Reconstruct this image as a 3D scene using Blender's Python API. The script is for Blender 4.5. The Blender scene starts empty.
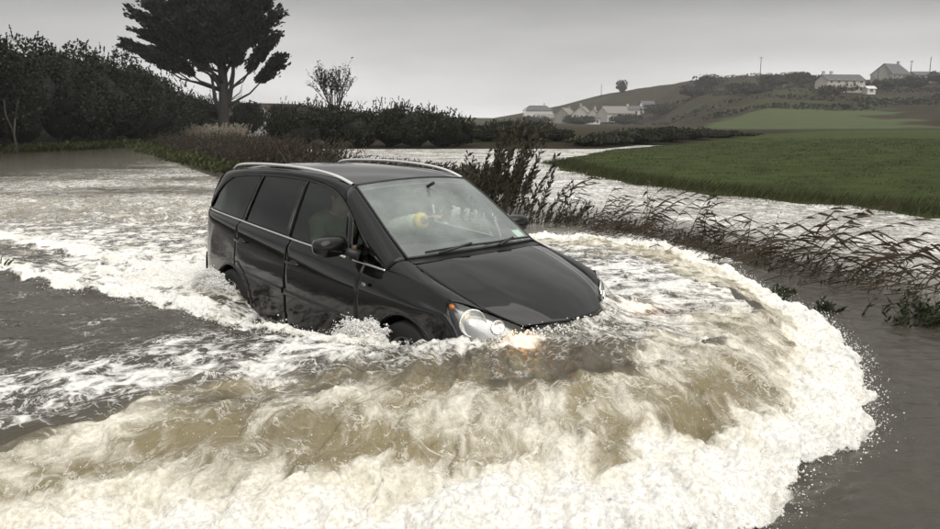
import bpy, bmesh, math, random
import numpy as np
from mathutils import Vector, Matrix

scene = bpy.context.scene
COL = scene.collection
R = math.radians

# ------------------------------------------------------------------ camera
cam_data = bpy.data.cameras.new('camera')
cam = bpy.data.objects.new('camera', cam_data)
COL.objects.link(cam)
cam.location = (0.0, 0.0, 2.033)
cam.rotation_euler = (R(90.0) - 0.18355, 0.0, 0.0)
cam_data.sensor_width = 36.0
cam_data.lens = 767.64 / 940.0 * 36.0
cam_data.clip_start = 0.05
cam_data.clip_end = 6000.0
scene.camera = cam

# ------------------------------------------------------------------ sky
SUN_EL, SUN_AZ = 50.0, 150.0       # azimuth clockwise from +Y (the way the camera looks)
world = bpy.data.worlds.new('World')
scene.world = world
world.use_nodes = True
wn, wl = world.node_tree.nodes, world.node_tree.links
for n in list(wn):
    wn.remove(n)
w_out = wn.new('ShaderNodeOutputWorld')
w_bg = wn.new('ShaderNodeBackground')
w_sky = wn.new('ShaderNodeTexSky')
w_sky.sky_type = 'NISHITA'
w_sky.sun_disc = False
w_sky.sun_elevation = R(SUN_EL)
w_sky.sun_rotation = R(SUN_AZ)
w_sky.dust_density = 4.0
w_hsv = wn.new('ShaderNodeHueSaturation')
w_hsv.inputs['Saturation'].default_value = 0.10
w_tc = wn.new('ShaderNodeTexCoord')
w_sep = wn.new('ShaderNodeSeparateXYZ')
w_ramp = wn.new('ShaderNodeValToRGB')       # cloud deck brightness against height
w_noise = wn.new('ShaderNodeTexNoise')
w_map = wn.new('ShaderNodeMapping')
w_map.inputs['Scale'].default_value = (1.0, 1.0, 4.5)
w_noise.inputs['Scale'].default_value = 2.0
w_noise.inputs['Detail'].default_value = 6.0
w_noise.inputs['Roughness'].default_value = 0.5
w_mr = wn.new('ShaderNodeMapRange')
w_mr.inputs['From Min'].default_value = 0.3
w_mr.inputs['From Max'].default_value = 0.7
w_mr.inputs['To Min'].default_value = 0.76
w_mr.inputs['To Max'].default_value = 1.20
w_mul = wn.new('ShaderNodeMix')
w_mul.data_type = 'RGBA'
w_mul.blend_type = 'MULTIPLY'
w_mul.inputs['Factor'].default_value = 1.0
w_mix = wn.new('ShaderNodeMix')
w_mix.data_type = 'RGBA'
w_mix.inputs['Factor'].default_value = 0.93
cr_ = w_ramp.color_ramp
cr_.interpolation = 'EASE'
SKY = [(0.0, 0.72), (0.03, 0.65), (0.09, 0.40), (0.16, 0.225), (0.34, 0.42), (1.0, 0.82)]
cr_.elements[0].position, cr_.elements[1].position = SKY[0][0], SKY[-1][0]
for p_, v_ in SKY[1:-1]:
    cr_.elements.new(p_)
for e_, (p_, v_) in zip(cr_.elements, SKY):
    e_.color = (v_ * 1.0 * 8.0, v_ * 0.99 * 8.0, v_ * 0.972 * 8.0, 1.0)
wl.new(w_tc.outputs['Generated'], w_sep.inputs[0])
wl.new(w_sep.outputs['Z'], w_ramp.inputs['Fac'])
wl.new(w_tc.outputs['Generated'], w_map.inputs['Vector'])
wl.new(w_map.outputs['Vector'], w_noise.inputs['Vector'])
wl.new(w_noise.outputs[0], w_mr.inputs['Value'])
wl.new(w_ramp.outputs['Color'], w_mul.inputs[6])
wl.new(w_mr.outputs[0], w_mul.inputs[7])
wl.new(w_sky.outputs['Color'], w_hsv.inputs['Color'])
wl.new(w_hsv.outputs['Color'], w_mix.inputs[6])
wl.new(w_mul.outputs[2], w_mix.inputs[7])
wl.new(w_mix.outputs[2], w_bg.inputs['Color'])
w_bg.inputs['Strength'].default_value = 0.125
wl.new(w_bg.outputs[0], w_out.inputs['Surface'])

# ------------------------------------------------------------------ sun through the cloud
sun_data = bpy.data.lights.new('sun', 'SUN')
sun_data.energy = 1.5
sun_data.angle = R(75.0)
sun_data.color = (1.0, 0.965, 0.90)
sun = bpy.data.objects.new('sun', sun_data)
COL.objects.link(sun)
sun.rotation_euler = (R(90.0 - SUN_EL), 0.0, R(180.0 - SUN_AZ))
sun.location = (0, 0, 60)

scene.view_settings.view_transform = 'Standard'
scene.view_settings.look = 'None'
scene.view_settings.gamma = 1.0
scene.view_settings.exposure = 0.56
scene.view_settings.use_curve_mapping = False
scene.render.engine = 'CYCLES'
scene.cycles.use_denoising = True
scene.cycles.max_bounces = 8
scene.cycles.diffuse_bounces = 3
scene.cycles.glossy_bounces = 4
scene.cycles.transmission_bounces = 6
scene.cycles.transparent_max_bounces = 24
scene.cycles.volume_bounces = 0
scene.cycles.sample_clamp_indirect = 6.0

WATER = 0.38                                   # still flood level above the road

# ------------------------------------------------------------------ helpers
def tag(o, label, cat, group=None):
    o['label'] = label
    o['category'] = cat
    if group:
        o['group'] = group
    return o

def setting(o, kind='structure', label=None, cat=None):
    o['kind'] = kind
    if label:
        o['label'] = label
        o['category'] = cat
    return o

def empty(name, loc=(0, 0, 0), rz=0.0, parent=None):
    o = bpy.data.objects.new(name, None)
    COL.objects.link(o)
    o.location = loc
    o.rotation_euler = (0, 0, rz)
    o.empty_display_size = 0.2
    o.parent = parent
    return o

def link(name, me, parent=None):
    o = bpy.data.objects.new(name, me)
    COL.objects.link(o)
    o.parent = parent
    return o

def mesh_np(name, v, f, mat=None, smooth=True, fix=False):
    """v (n,3); f a list/array of faces"""
    me = bpy.data.meshes.new(name)
    v = np.asarray(v, dtype=np.float32)
    if isinstance(f, np.ndarray):
        k = f.shape[1]
        me.vertices.add(len(v))
        me.vertices.foreach_set('co', v.ravel())
        me.loops.add(f.size)
        me.loops.foreach_set('vertex_index', f.ravel().astype(np.int32))
        me.polygons.add(len(f))
        me.polygons.foreach_set('loop_start', (np.arange(len(f)) * k).astype(np.int32))
        me.update(calc_edges=True)
    else:
        me.from_pydata([tuple(map(float, p)) for p in v], [], [tuple(int(i) for i in q) for q in f])
    if fix:
        bm = bmesh.new()
        bm.from_mesh(me)
        bmesh.ops.remove_doubles(bm, verts=bm.verts, dist=1e-5)
        bmesh.ops.recalc_face_normals(bm, faces=bm.faces)
        bm.to_mesh(me)
        bm.free()
    if smooth:
        me.polygons.foreach_set('use_smooth', np.ones(len(me.polygons), dtype=bool))
    if mat:
        me.materials.append(mat)
    me.update()
    return me

def add_attr(me, name, vals):
    a = me.attributes.new(name, 'FLOAT', 'POINT')
    a.data.foreach_set('value', np.asarray(vals, dtype=np.float32))

def add_vec(me, name, vals):
    a = me.attributes.new(name, 'FLOAT_VECTOR', 'POINT')
    a.data.foreach_set('vector', np.asarray(vals, dtype=np.float32).ravel())

class MB:
    """collects simple shapes into one mesh"""
    def __init__(self):
        self.v, self.f = [], []
    def add(self, v, f):
        b = len(self.v)
        self.v += [tuple(map(float, p)) for p in v]
        self.f += [tuple(int(i) + b for i in q) for q in f]
        return self
    def box(self, c, s, rot=None):
        c = Vector(c)
        out = []
        for dx in (-.5, .5):
            for dy in (-.5, .5):
                for dz in (-.5, .5):
                    p = Vector((dx * s[0], dy * s[1], dz * s[2]))
                    if rot is not None:
                        p = rot @ p
                    out.append(c + p)
        return self.add(out, [(0, 1, 3, 2), (4, 6, 7, 5), (0, 4, 5, 1), (2, 3, 7, 6), (0, 2, 6, 4), (1, 5, 7, 3)])
    def tube(self, pts, rad, n=8, cap=True):
        pts = [Vector(p) for p in pts]
        if not hasattr(rad, '__len__'):
            rad = [rad] * len(pts)
        vs, fs = [], []
        up = None
        for i, p in enumerate(pts):
            a = pts[max(i - 1, 0)]
            b = pts[min(i + 1, len(pts) - 1)]
            t = (b - a).normalized()
            if up is None:
                up = Vector((0, 0, 1)) if abs(t.z) < 0.9 else Vector((1, 0, 0))
            s = t.cross(up).normalized()
            up = s.cross(t).normalized()
            for k in range(n):
                an = 2 * math.pi * k / n
                vs.append(p + (s * math.cos(an) + up * math.sin(an)) * rad[i])
        m = len(pts)
        for i in range(m - 1):
            for k in range(n):
                k2 = (k + 1) % n
                fs.append((i * n + k, i * n + k2, (i + 1) * n + k2, (i + 1) * n + k))
        if cap:
            fs.append(tuple(range(n))[::-1])
            fs.append(tuple((m - 1) * n + k for k in range(n)))
        return self.add(vs, fs)
    def ell(self, c, r, nu=16, nv=10, pw=1.0, rot=None):
        """superellipsoid"""
        c = Vector(c)
        vs, fs = [], []
        sg = lambda a: math.copysign(abs(a) ** pw, a)
        for j in range(nv + 1):
            ph = -math.pi / 2 + math.pi * j / nv
            for i in range(nu):
                th = 2 * math.pi * i / nu
                p = Vector((r[0] * sg(math.cos(ph)) * sg(math.cos(th)), r[1] * sg(math.cos(ph)) * sg(math.sin(th)), r[2] * sg(math.sin(ph))))
                if rot is not None:
                    p = rot @ p
                vs.append(c + p)
        for j in range(nv):
            for i in range(nu):
                i2 = (i + 1) % nu
                fs.append((j * nu + i, j * nu + i2, (j + 1) * nu + i2, (j + 1) * nu + i))
        return self.add(vs, fs)
    def build(self, name, mat, parent=None, smooth=False, fix=False):
        return link(name, mesh_np(name, self.v, self.f, mat, smooth, fix), parent)

def catmull(P, t):
    """P (n,k) control points, t in [0,n-1]"""
    P = np.asarray(P, float)
    t = np.asarray(t, float)
    n = len(P)
    i = np.clip(np.floor(t).astype(int), 0, n - 2)
    u = (t - i)[:, None]
    Q = np.vstack([2 * P[0] - P[1], P, 2 * P[-1] - P[-2]])
    p0, p1, p2, p3 = Q[i], Q[i + 1], Q[i + 2], Q[i + 3]
    return 0.5 * (2 * p1 + (p2 - p0) * u + (2 * p0 - 5 * p1 + 4 * p2 - p3) * u ** 2 + (3 * p1 - p0 - 3 * p2 + p3) * u ** 3)

def curve(P, n):
    return catmull(P, np.linspace(0, len(P) - 1, n))

def loft(net, nu, nv, lin_v=False):
    """net: list of rows (each a list of points); rows are sampled nu times, across rows nv times -> (nv,nu,3)"""
    rows = np.array([curve(r, nu) if not isinstance(nu, np.ndarray) else catmull(r, nu) for r in net])
    m = len(rows)
    tv = np.linspace(0, m - 1, nv) if not isinstance(nv, np.ndarray) else nv
    out = np.empty((len(tv), rows.shape[1], 3))
    for k in range(rows.shape[1]):
        if lin_v or m == 2:
            out[:, k] = np.stack([np.interp(tv, np.arange(m), rows[:, k, c]) for c in range(3)], 1)
        else:
            out[:, k] = catmull(rows[:, k], tv)
    return out

def grid_faces(nv, nu):
    i = np.arange(nv - 1)[:, None] * nu + np.arange(nu - 1)[None, :]
    return np.stack([i, i + 1, i + nu + 1, i + nu], -1).reshape(-1, 4)

def surf(g):
    """(nv,nu,3) grid -> verts, faces"""
    return g.reshape(-1, 3), grid_faces(g.shape[0], g.shape[1])

def mirror_y(g):
    h = g.copy()
    h[..., 1] *= -1
    return h

# ------------------------------------------------------------------ materials
def new_mat(name):
    m = bpy.data.materials.new(name)
    m.use_nodes = True
    return m, m.node_tree.nodes, m.node_tree.links, m.node_tree.nodes['Principled BSDF']

def mat(name, col, rough=0.5, metal=0.0, var=0.12, scale=6.0, bump=0.0, coat=0.0, spec=0.5, rvar=0.0):
    m, n, l, b = new_mat(name)
    b.inputs['Roughness'].default_value = rough
    b.inputs['Metallic'].default_value = metal
    b.inputs['Coat Weight'].default_value = coat
    b.inputs['Specular IOR Level'].default_value = spec
    tc = n.new('ShaderNodeTexCoord')
    no = n.new('ShaderNodeTexNoise')
    no.inputs['Scale'].default_value = scale
    no.inputs['Detail'].default_value = 5.0
    l.new(tc.outputs['Object'], no.inputs['Vector'])
    rp = n.new('ShaderNodeValToRGB')
    rp.color_ramp.elements[0].position = 0.3
    rp.color_ramp.elements[1].position = 0.7
    rp.color_ramp.elements[0].color = tuple(c * (1 - var) for c in col) + (1,)
    rp.color_ramp.elements[1].color = tuple(min(1, c * (1 + var)) for c in col) + (1,)
    l.new(no.outputs[0], rp.inputs['Fac'])
    l.new(rp.outputs['Color'], b.inputs['Base Color'])
    if rvar:
        mr = n.new('ShaderNodeMapRange')
        mr.inputs['To Min'].default_value = max(0.02, rough - rvar)
        mr.inputs['To Max'].default_value = rough + rvar
        l.new(no.outputs[0], mr.inputs['Value'])
        l.new(mr.outputs[0], b.inputs['Roughness'])
    if bump:
        bp = n.new('ShaderNodeBump')
        bp.inputs['Strength'].default_value = bump
        bp.inputs['Distance'].default_value = 0.02
        l.new(no.outputs[0], bp.inputs['Height'])
        l.new(bp.outputs['Normal'], b.inputs['Normal'])
    return m

def leaf_mat(name, c1, c2, trans=0.25, rough=0.55):
    """foliage: colour varies leaf by leaf (random per island)"""
    m, n, l, b = new_mat(name)
    g = n.new('ShaderNodeNewGeometry')
    rp = n.new('ShaderNodeValToRGB')
    rp.color_ramp.elements[0].color = tuple(c1) + (1,)
    rp.color_ramp.elements[1].color = tuple(c2) + (1,)
    l.new(g.outputs['Random Per Island'], rp.inputs['Fac'])
    l.new(rp.outputs['Color'], b.inputs['Base Color'])
    b.inputs['Roughness'].default_value = rough
    b.inputs['Specular IOR Level'].default_value = 0.25
    if trans:
        t = n.new('ShaderNodeBsdfTranslucent')
        l.new(rp.outputs['Color'], t.inputs['Color'])
        mx = n.new('ShaderNodeMixShader')
        mx.inputs[0].default_value = trans
        l.new(b.outputs[0], mx.inputs[1])
        l.new(t.outputs[0], mx.inputs[2])
        l.new(mx.outputs[0], n['Material Output'].inputs['Surface'])
    return m

# ------------------------------------------------------------------ numpy noise
def _hash(ix, iy, seed):
    h = (ix.astype(np.int64) * 374761393 + iy.astype(np.int64) * 668265263 + seed * 1442695041) & 0x7fffffff
    h = ((h ^ (h >> 13)) * 1274126177) & 0x7fffffff
    return ((h ^ (h >> 16)) & 0xffff) / 65535.0

def vnoise(x, y, seed=0):
    """gradient noise, about -0.7..0.7"""
    ix, iy = np.floor(x), np.floor(y)
    fx, fy = x - ix, y - iy
    u = fx * fx * fx * (fx * (fx * 6 - 15) + 10)
    v = fy * fy * fy * (fy * (fy * 6 - 15) + 10)
    def g(dx, dy):
        a = _hash(ix + dx, iy + dy, seed) * 2 * np.pi
        return np.cos(a) * (fx - dx) + np.sin(a) * (fy - dy)
    return (g(0, 0) * (1 - u) + g(1, 0) * u) * (1 - v) + (g(0, 1) * (1 - u) + g(1, 1) * u) * v

def fbm(x, y, seed=0, octv=4, lac=2.03, gain=0.5, ridged=False):
    s = np.zeros_like(x)
    a = 1.0
    for o in range(octv):
        q = vnoise(x, y, seed + o * 17)
        s += a * ((1 - np.abs(q) * 2.6) - 0.45 if ridged else q)
        x, y, a = x * lac + 11.3, y * lac - 7.1, a * gain
    return s

def sstep(a, b, x):
    t = np.clip((x - a) / (b - a), 0, 1)
    return t * t * (3 - 2 * t)

def poly_dist(px, py, line):
    """distance to a polyline and the arc length of the nearest point"""
    line = np.asarray(line, float)
    best = np.full(px.shape, 1e9)
    arc = np.zeros(px.shape)
    L = 0.0
    for a, b in zip(line[:-1], line[1:]):
        d = b - a
        ln = float(np.hypot(*d))
        t = np.clip(((px - a[0]) * d[0] + (py - a[1]) * d[1]) / (ln * ln), 0, 1)
        q = np.hypot(px - a[0] - t * d[0], py - a[1] - t * d[1])
        m = q < best
        best = np.where(m, q, best)
        arc = np.where(m, L + t * ln, arc)
        L += ln
    return best, arc

def inside_poly(px, py, poly):
    poly = np.asarray(poly, float)
    c = np.zeros(px.shape, bool)
    j = len(poly) - 1
    for i in range(len(poly)):
        xi, yi = poly[i]
        xj, yj = poly[j]
        c ^= ((yi > py) != (yj > py)) & (px < (xj - xi) * (py - yi) / (yj - yi + 1e-12) + xi)
        j = i
    return c

# ================================================================== GROUND
CAR_LOC, CAR_HEAD = (0.1726, 5.8871), -0.82388      # where the car stands and heads
FIELD = [(3.2, 31.7), (3.5, 27.0), (3.97, 23.5), (4.6, 20.9), (5.2, 19.0), (6.1, 17.4), (6.85, 15.9), (7.7, 14.8), (8.3, 13.5), (9.6, 11.6), (14, 7), (40, 2), (220, 20), (220, 120), (60, 120), (30, 80), (18, 60), (12.6, 53.0), (8.2, 46.0), (4.9, 36.8)]
LEFTB = [(-60, 18), (-27.5, 30), (-24.6, 43.4), (-23.0, 46.6), (-22.6, 52.2), (-24.6, 68.8), (-31, 100), (-60, 130), (-200, 160), (-300, 60), (-200, 10)]
FAN_R = [-3.0, -.60, -.36, -.30, -.22, -.15, .03, .065, .117, .17, .22, .30, .378, .456, .52, .61, .755, 1.0, 3.0]     # x / y
FAN_S = [.005, .010, .020, .024, .022, .006, .004, .010, .020, .034, .042, .054, .058, .052, .052, .058, .062, .06, .03]   # how steeply the skyline stands above eye level
FAN_TOE = [120, 120, 110, 105, 110, 200, 385, 385, 385, 385, 330, 190, 140, 140, 140, 140, 140, 140, 140]
FAN_TOP = [200, 200, 170, 160, 170, 400, 520, 520, 520, 520, 500, 440, 410, 400, 400, 400, 400, 400, 400]
FIELD2 = [(44, 140), (80, 140), (96, 170), (112, 214), (90, 222), (66, 214), (52, 178)]

def ground_z(x, y):
    z = np.full(x.shape, -0.12)
    # the right-hand meadow
    ins = inside_poly(x, y, FIELD)
    d, _ = poly_dist(x, y, FIELD + FIELD[:1])
    sd = np.where(ins, d, -d) + fbm(x * .9, y * .9, 5, 4) * .7
    z = np.maximum(z, np.where(sd > -3, .38 + .10 * np.tanh(sd / .7) + .32 * sstep(0, 22, sd) + fbm(x * .35, y * .35, 9, 3) * .05 * sstep(0, 4, sd), -.12))
    # the left-hand bank
    ins = inside_poly(x, y, LEFTB)
    d, _ = poly_dist(x, y, LEFTB + LEFTB[:1])
    sd = np.where(ins, d, -d) + fbm(x * .5, y * .5, 15, 3) * .7
    z = np.maximum(z, .38 + .25 * np.tanh(sd / 1.2) + 2.2 * sstep(1, 14, sd) - .45 * (sd < -3))
    # dry ground beyond the flood
    lo = .38 + (y - np.interp(x, [-20, -13.5, 8, 12], [66, 48.2, 48.2, 56]) - fbm(x * .06, y * .02, 3, 2) * .6) * .03
    lo = np.where(lo > .38, .38 + .42 * np.tanh((lo - .38) / .42), lo)
    z = np.maximum(z, np.maximum(lo, -.12) * (y > 40) + -.12 * (y <= 40))
    # the road climbing away on the left
    z = np.maximum(z, np.where((x < -8) & (y > 70), .36 + 3.4 * sstep(70, 150, y) * sstep(-12, -30, x) * sstep(-95, -50, x), -.12))
    # hill
    r_ = x / np.maximum(y, 1.0)
    toe, top = np.interp(r_, FAN_R, FAN_TOE), np.interp(r_, FAN_R, FAN_TOP)
    zt = 1.6 + np.interp(r_, FAN_R, FAN_S) * top
    k = np.clip((y - toe) / (top - toe), 0, 1)
    hill = .4 + zt * k ** 1.3 * (1.0 - .3 * sstep(520, 1500, y)) + .5 * sstep(100, 300, y)
    hill = hill + fbm(x * .016, y * .016, 31, 4) * 3.2 * k * (1 - .5 * k) * sstep(.05, .3, r_)
    z = np.maximum(z, np.where(y > 104, hill, -.12))
    return z

def gline(segs):
    out = [segs[0][0]]
    for a, b, d0, d1 in segs:
        p, L = a, b - a
        while p < b - 1e-6:
            t = (p - a) / L
            p = min(b, p + d0 * (d1 / d0) ** t)
            out.append(p)
    return np.array(out)
gx = gline([(-640, -60, 40, 6), (-60, 60, 1.2, 1.2), (60, 320, 3, 5), (320, 640, 8, 40)])
gy = gline([(-60, 0, 8, 2), (0, 60, .8, .8), (60, 130, 1.2, 2), (130, 540, 2.5, 5), (540, 740, 8, 40)])
GX, GY = np.meshgrid(gx, gy)
GZ = ground_z(GX, GY)
me = mesh_np('ground', np.stack([GX, GY, GZ], -1).reshape(-1, 3), grid_faces(len(gy), len(gx)), None, True)
px_, py_ = GX.ravel(), GY.ravel()
lush = inside_poly(px_, py_, FIELD).astype(float)
add_attr(me, 'lush', lush)
add_attr(me, 'pasture', inside_poly(px_ + fbm(px_ * .05, py_ * .05, 3, 4) * 16, py_ + fbm(px_ * .05, py_ * .05, 7, 4) * 16, FIELD2).astype(float))
def ground_mat():
    m, n, l, b = new_mat('ground_cover')
    tc = n.new('ShaderNodeTexCoord')
    at = n.new('ShaderNodeAttribute'); at.attribute_name = 'lush'
    def noise(sc, det=6.0, rg=.55):
        q = n.new('ShaderNodeTexNoise')
        q.inputs['Scale'].default_value = sc
        q.inputs['Detail'].default_value = det
        q.inputs['Roughness'].default_value = rg
        l.new(tc.outputs['Object'], q.inputs['Vector'])
        return q
    def ramp(src, stops):
        r = n.new('ShaderNodeValToRGB')
        e = r.color_ramp.elements
        e[0].position, e[1].position = stops[0][0], stops[-1][0]
        for s in stops[1:-1]:
            e.new(s[0])
        for q, s in zip(e, stops):
            q.color = tuple(s[1]) + (1,)
        l.new(src, r.inputs['Fac'])
        return r
    big, fine = noise(.022, 9, .62), noise(1.3, 10, .72)
    heath = ramp(big.outputs[0], [(.34, (.014, .013, .006)), (.45, (.042, .029, .016)), (.52, (.020, .017, .008)), (.58, (.044, .054, .017)), (.64, (.034, .025, .013)), (.72, (.056, .066, .02))])
    grass = ramp(fine.outputs[0], [(.28, (.024, .033, .008)), (.5, (.046, .062, .016)), (.72, (.072, .088, .028))])
    mx = n.new('ShaderNodeMix'); mx.data_type = 'RGBA'
    l.new(at.outputs['Fac'], mx.inputs['Factor'])
    l.new(heath.outputs['Color'], mx.inputs[6])
    l.new(grass.outputs['Color'], mx.inputs[7])
    ap = n.new('ShaderNodeAttribute'); ap.attribute_name = 'pasture'
    mp_ = n.new('ShaderNodeMix'); mp_.data_type = 'RGBA'
    l.new(ap.outputs['Fac'], mp_.inputs['Factor'])
    l.new(mx.outputs[2], mp_.inputs[6])
    mp_.inputs[7].default_value = (.070, .088, .036, 1)
    mu = n.new('ShaderNodeMix'); mu.data_type = 'RGBA'; mu.blend_type = 'MULTIPLY'
    mu.inputs['Factor'].default_value = .6
    f2 = ramp(noise(.35, 8, .7).outputs[0], [(.3, (.55, .55, .5)), (.7, (1.3, 1.3, 1.25))])
    l.new(mp_.outputs[2], mu.inputs[6])
    l.new(f2.outputs['Color'], mu.inputs[7])
    l.new(mu.outputs[2], b.inputs['Base Color'])
    b.inputs['Roughness'].default_value = .9
    b.inputs['Specular IOR Level'].default_value = .1
    bp = n.new('ShaderNodeBump')
    bp.inputs['Strength'].default_value = .9
    bp.inputs['Distance'].default_value = .25
    l.new(fine.outputs[0], bp.inputs['Height'])
    l.new(bp.outputs['Normal'], b.inputs['Normal'])
    return m
me.materials.append(ground_mat())
setting(link('ground', me))

# ================================================================== FLOOD WATER
FOOT = [(-30.0, 3.6), (-12, 2.75), (-6, 2.45), (-3, 2.3), (-1.2, 2.25), (0.0, 2.32), (.6, 2.55), (1.12, 2.93), (1.39, 3.14), (1.69, 3.41), (2.05, 3.82), (2.36, 4.33), (2.54, 4.78), (2.75, 5.58), (2.92, 6.6), (2.95, 7.5), (2.98, 8.6), (2.80, 9.7), (2.40, 10.6), (1.92, 11.2), (1.3, 11.3)]
CREST = [(-30, 5.2), (-12, 3.9), (-5, 3.35), (-3, 3.25), (-2.11, 3.33), (-1.94, 3.45), (-1.63, 3.71), (-1.12, 3.9), (-.67, 4.05), (-.29, 4.12), (.17, 4.12), (.62, 4.08), (1.04, 4.23), (1.54, 4.84), (2.01, 5.95), (2.23, 7.32), (2.17, 8.4), (1.9, 9.3), (1.5, 10.0), (1.0, 10.3)]
RIDGE = [(-14.0, 13.2), (-9, 10.4), (-6.21, 8.85), (-5.21, 8.35), (-4.53, 7.91), (-3.89, 7.42), (-3.54, 7.24), (-3.06, 6.94), (-2.61, 6.62), (-2.25, 6.3), (-1.93, 5.92), (-1.51, 5.52), (-1.27, 5.27), (-.96, 5.08), (-.5, 4.95)]
RIDGE2 = [(-14, 14.6), (-7.9, 11.34), (-6.65, 10.74), (-5.99, 10.37), (-5.3, 9.78), (-4.68, 9.26), (-4.04, 8.78), (-3.35, 8.18), (-2.87, 7.56)]
VERGE = [(-40, 90), (-19.2, 46.6), (-13.3, 34.2), (-7.6, 23.1), (-3.4, 18.9), (.2, 14.6), (1.6, 12.9), (2.6, 11.4), (3.2, 9.3), (3.6, 7.3), (4.0, 5.4), (5.0, 3.0)]

def smooth_line(P, step):
    P = np.array(P, float)
    n_ = len(P)
    c_ = catmull(P, np.linspace(0, n_ - 1, n_ * 24))
    s_ = np.concatenate([[0], np.cumsum(np.hypot(*np.diff(c_, axis=0).T))])
    k_ = max(8, int(s_[-1] / step))
    u_ = np.linspace(0, s_[-1], k_)
    return [(float(a), float(b)) for a, b in zip(np.interp(u_, s_, c_[:, 0]), np.interp(u_, s_, c_[:, 1]))]
FOOT, CREST, RIDGE, RIDGE2 = (smooth_line(q, .30) for q in (FOOT, CREST, RIDGE, RIDGE2))

wx = gline([(-600, -60, 60, 6), (-60, -12, 3, .35), (-12, -3.4, .22, .018), (-3.4, 3.4, .0115, .0115), (3.4, 8, .02, .12), (8, 60, .2, 3), (60, 600, 6, 60)])
wy = gline([(-60, 0, 12, .8), (0, 2.25, .4, .03), (2.25, 5.6, .0105, .0115), (5.6, 11.5, .0125, .05), (11.5, 40, .06, .6), (40, 130, .8, 4)])
X, Y = np.meshgrid(wx, wy)
X, Y = X.ravel(), Y.ravel()
fxh, fyh = math.cos(CAR_HEAD), math.sin(CAR_HEAD)
dxc, dyc = X - CAR_LOC[0], Y - CAR_LOC[1]
XC, YC = dxc * fxh + dyc * fyh, -dxc * fyh + dyc * fxh      # position in the car's frame
near = (X > -16) & (X < 10) & (Y > 1.5) & (Y < 24)
ni = np.nonzero(near)[0]
x, y, xc, yc = X[ni], Y[ni], XC[ni], YC[ni]

# wobble of the outlines
wob = fbm(x * 1.6, y * 1.6, 71, 4) * .16 + fbm(x * 7, y * 7, 72, 3) * .035
df, sf = poly_dist(x, y, FOOT)
wpx = fbm(x * .8, y * .8, 73, 3) * .42 + fbm(x * 3.1, y * 3.1, 74, 2) * .10
wpy = fbm(x * .8, y * .8, 75, 3) * .42 + fbm(x * 3.1, y * 3.1, 76, 2) * .10
xq, yq = x + wpx * .8, y + wpy * .8
dc, sc = poly_dist(xq, yq, CREST)
BIGF = FOOT + [(-2, 12.5), (-30, 16)]
BIGC = CREST + [(-1, 15), (-30, 22)]
in_f = inside_poly(x, y, BIGF)
in_c = inside_poly(xq, yq, BIGC)
sdf = np.where(in_f, df, -df) + wob
t = np.where(in_c, 1.0, np.clip(sdf, 0, None) / (np.clip(sdf, 0, None) + dc + 1e-6))
arc = sc
phi = np.arctan2(yc, xc + 1.1)
rho = np.hypot(yc, xc + 1.1)
u_st = (phi + .10 * rho) * 3.0                               # round the bow, and out from it
q_c = np.where(in_c, np.sqrt(dc * dc + .02) - .141, -dc)                               # signed way in from the crest
fin = fbm(u_st * 1.7, rho * .9, 61, 3) * .36 + fbm(u_st * 6.0, rho * 2.0, 62, 3) * .14
q_w = q_c + fin                                             # ragged version of it
wid = np.clip(sdf, 0, None) + dc
tw = np.clip(1 + q_w / np.maximum(wid, .2), 0, 3) * (sdf > 0)  # 0 at the foot, 1 at the crest, above inside
L_C = float(np.sum(np.hypot(*np.diff(np.array(CREST), axis=0).T)))
Hc = np.interp(arc, [0, 18, 25, 27.5, 29.2, 30.2, 31.6, 33.0, 34.2, 35.4, L_C], [.05, .10, .17, .20, .25, .28, .29, .27, .22, .13, .03])
face = sstep(0, .16, t) * .38 + sstep(.10, .95, t) * .62
behind = np.where(in_c, .78 + .22 * np.exp(-np.maximum(q_c, 0) / .45), 1.0)
plateau = sstep(-1.5, .55, xc + .25 * np.minimum(np.abs(yc), 3))
h = np.where(in_c, Hc * np.exp(-np.maximum(q_c, 0) / 1.3) + (.245 * plateau * behind) * (1 - np.exp(-np.maximum(q_c, 0) / 1.3)), Hc * face) * (sdf > -.001)
# heap of water against the nose
dn = np.hypot(np.maximum(np.abs(yc) - .45, 0) * 1.0, np.maximum(xc - .55, 0))
heap = np.exp(-(dn / .33) ** 2) * (xc > -.2)
h += (.025 + .11 * sstep(-.60, -.20, yc) + .05 * sstep(.1, .7, yc)) * heap * sstep(-.1, .5, xc)
# trough along the flanks, wake ridges
side = np.maximum(np.abs(yc) - .85, 0)
h -= .27 * np.exp(-(side / .42) ** 2) * sstep(-2.75, -1.7, xc) * sstep(.62, -.15, xc)
dr, sr = poly_dist(x, y, RIDGE)
dr2, _ = poly_dist(x, y, RIDGE2)
up_r = inside_poly(x, y, RIDGE + [(0, 30), (-14, 30)])
up_r2 = inside_poly(x, y, RIDGE2 + [(-2, 9), (0, 30), (-14, 30)])
sr_ = np.where(up_r, dr, -dr) + wob * .9
sr2_ = np.where(up_r2, dr2, -dr2) + wob * .9
fade_r = sstep(0, 8, sr)
h += .065 * sstep(-.06, .12, sr_) * np.exp(-np.clip(sr_, 0, None) / .55) * fade_r
h += .03 * sstep(-.06, .12, sr2_) * np.exp(-np.clip(sr2_, 0, None) / .6)
# water heaped behind/around the rear wheel
h += .05 * np.exp(-(((xc + 2.95) / .5) ** 2 + ((np.abs(yc) - 1.0) / .25) ** 2))
# splashes thrown up by the wheels
sp_f = np.exp(-(((xc + .22) / .30) ** 2 + ((np.abs(yc) - 1.04) / .15) ** 2))
sp_r = np.exp(-(((xc + 2.80) / .17) ** 2 + ((np.abs(yc) - .98) / .12) ** 2))
spl = np.maximum(sp_f, sp_r * .8)
h += spl * (.10 + .07 * fbm(x * 11, y * 11, 203, 4))

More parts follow.
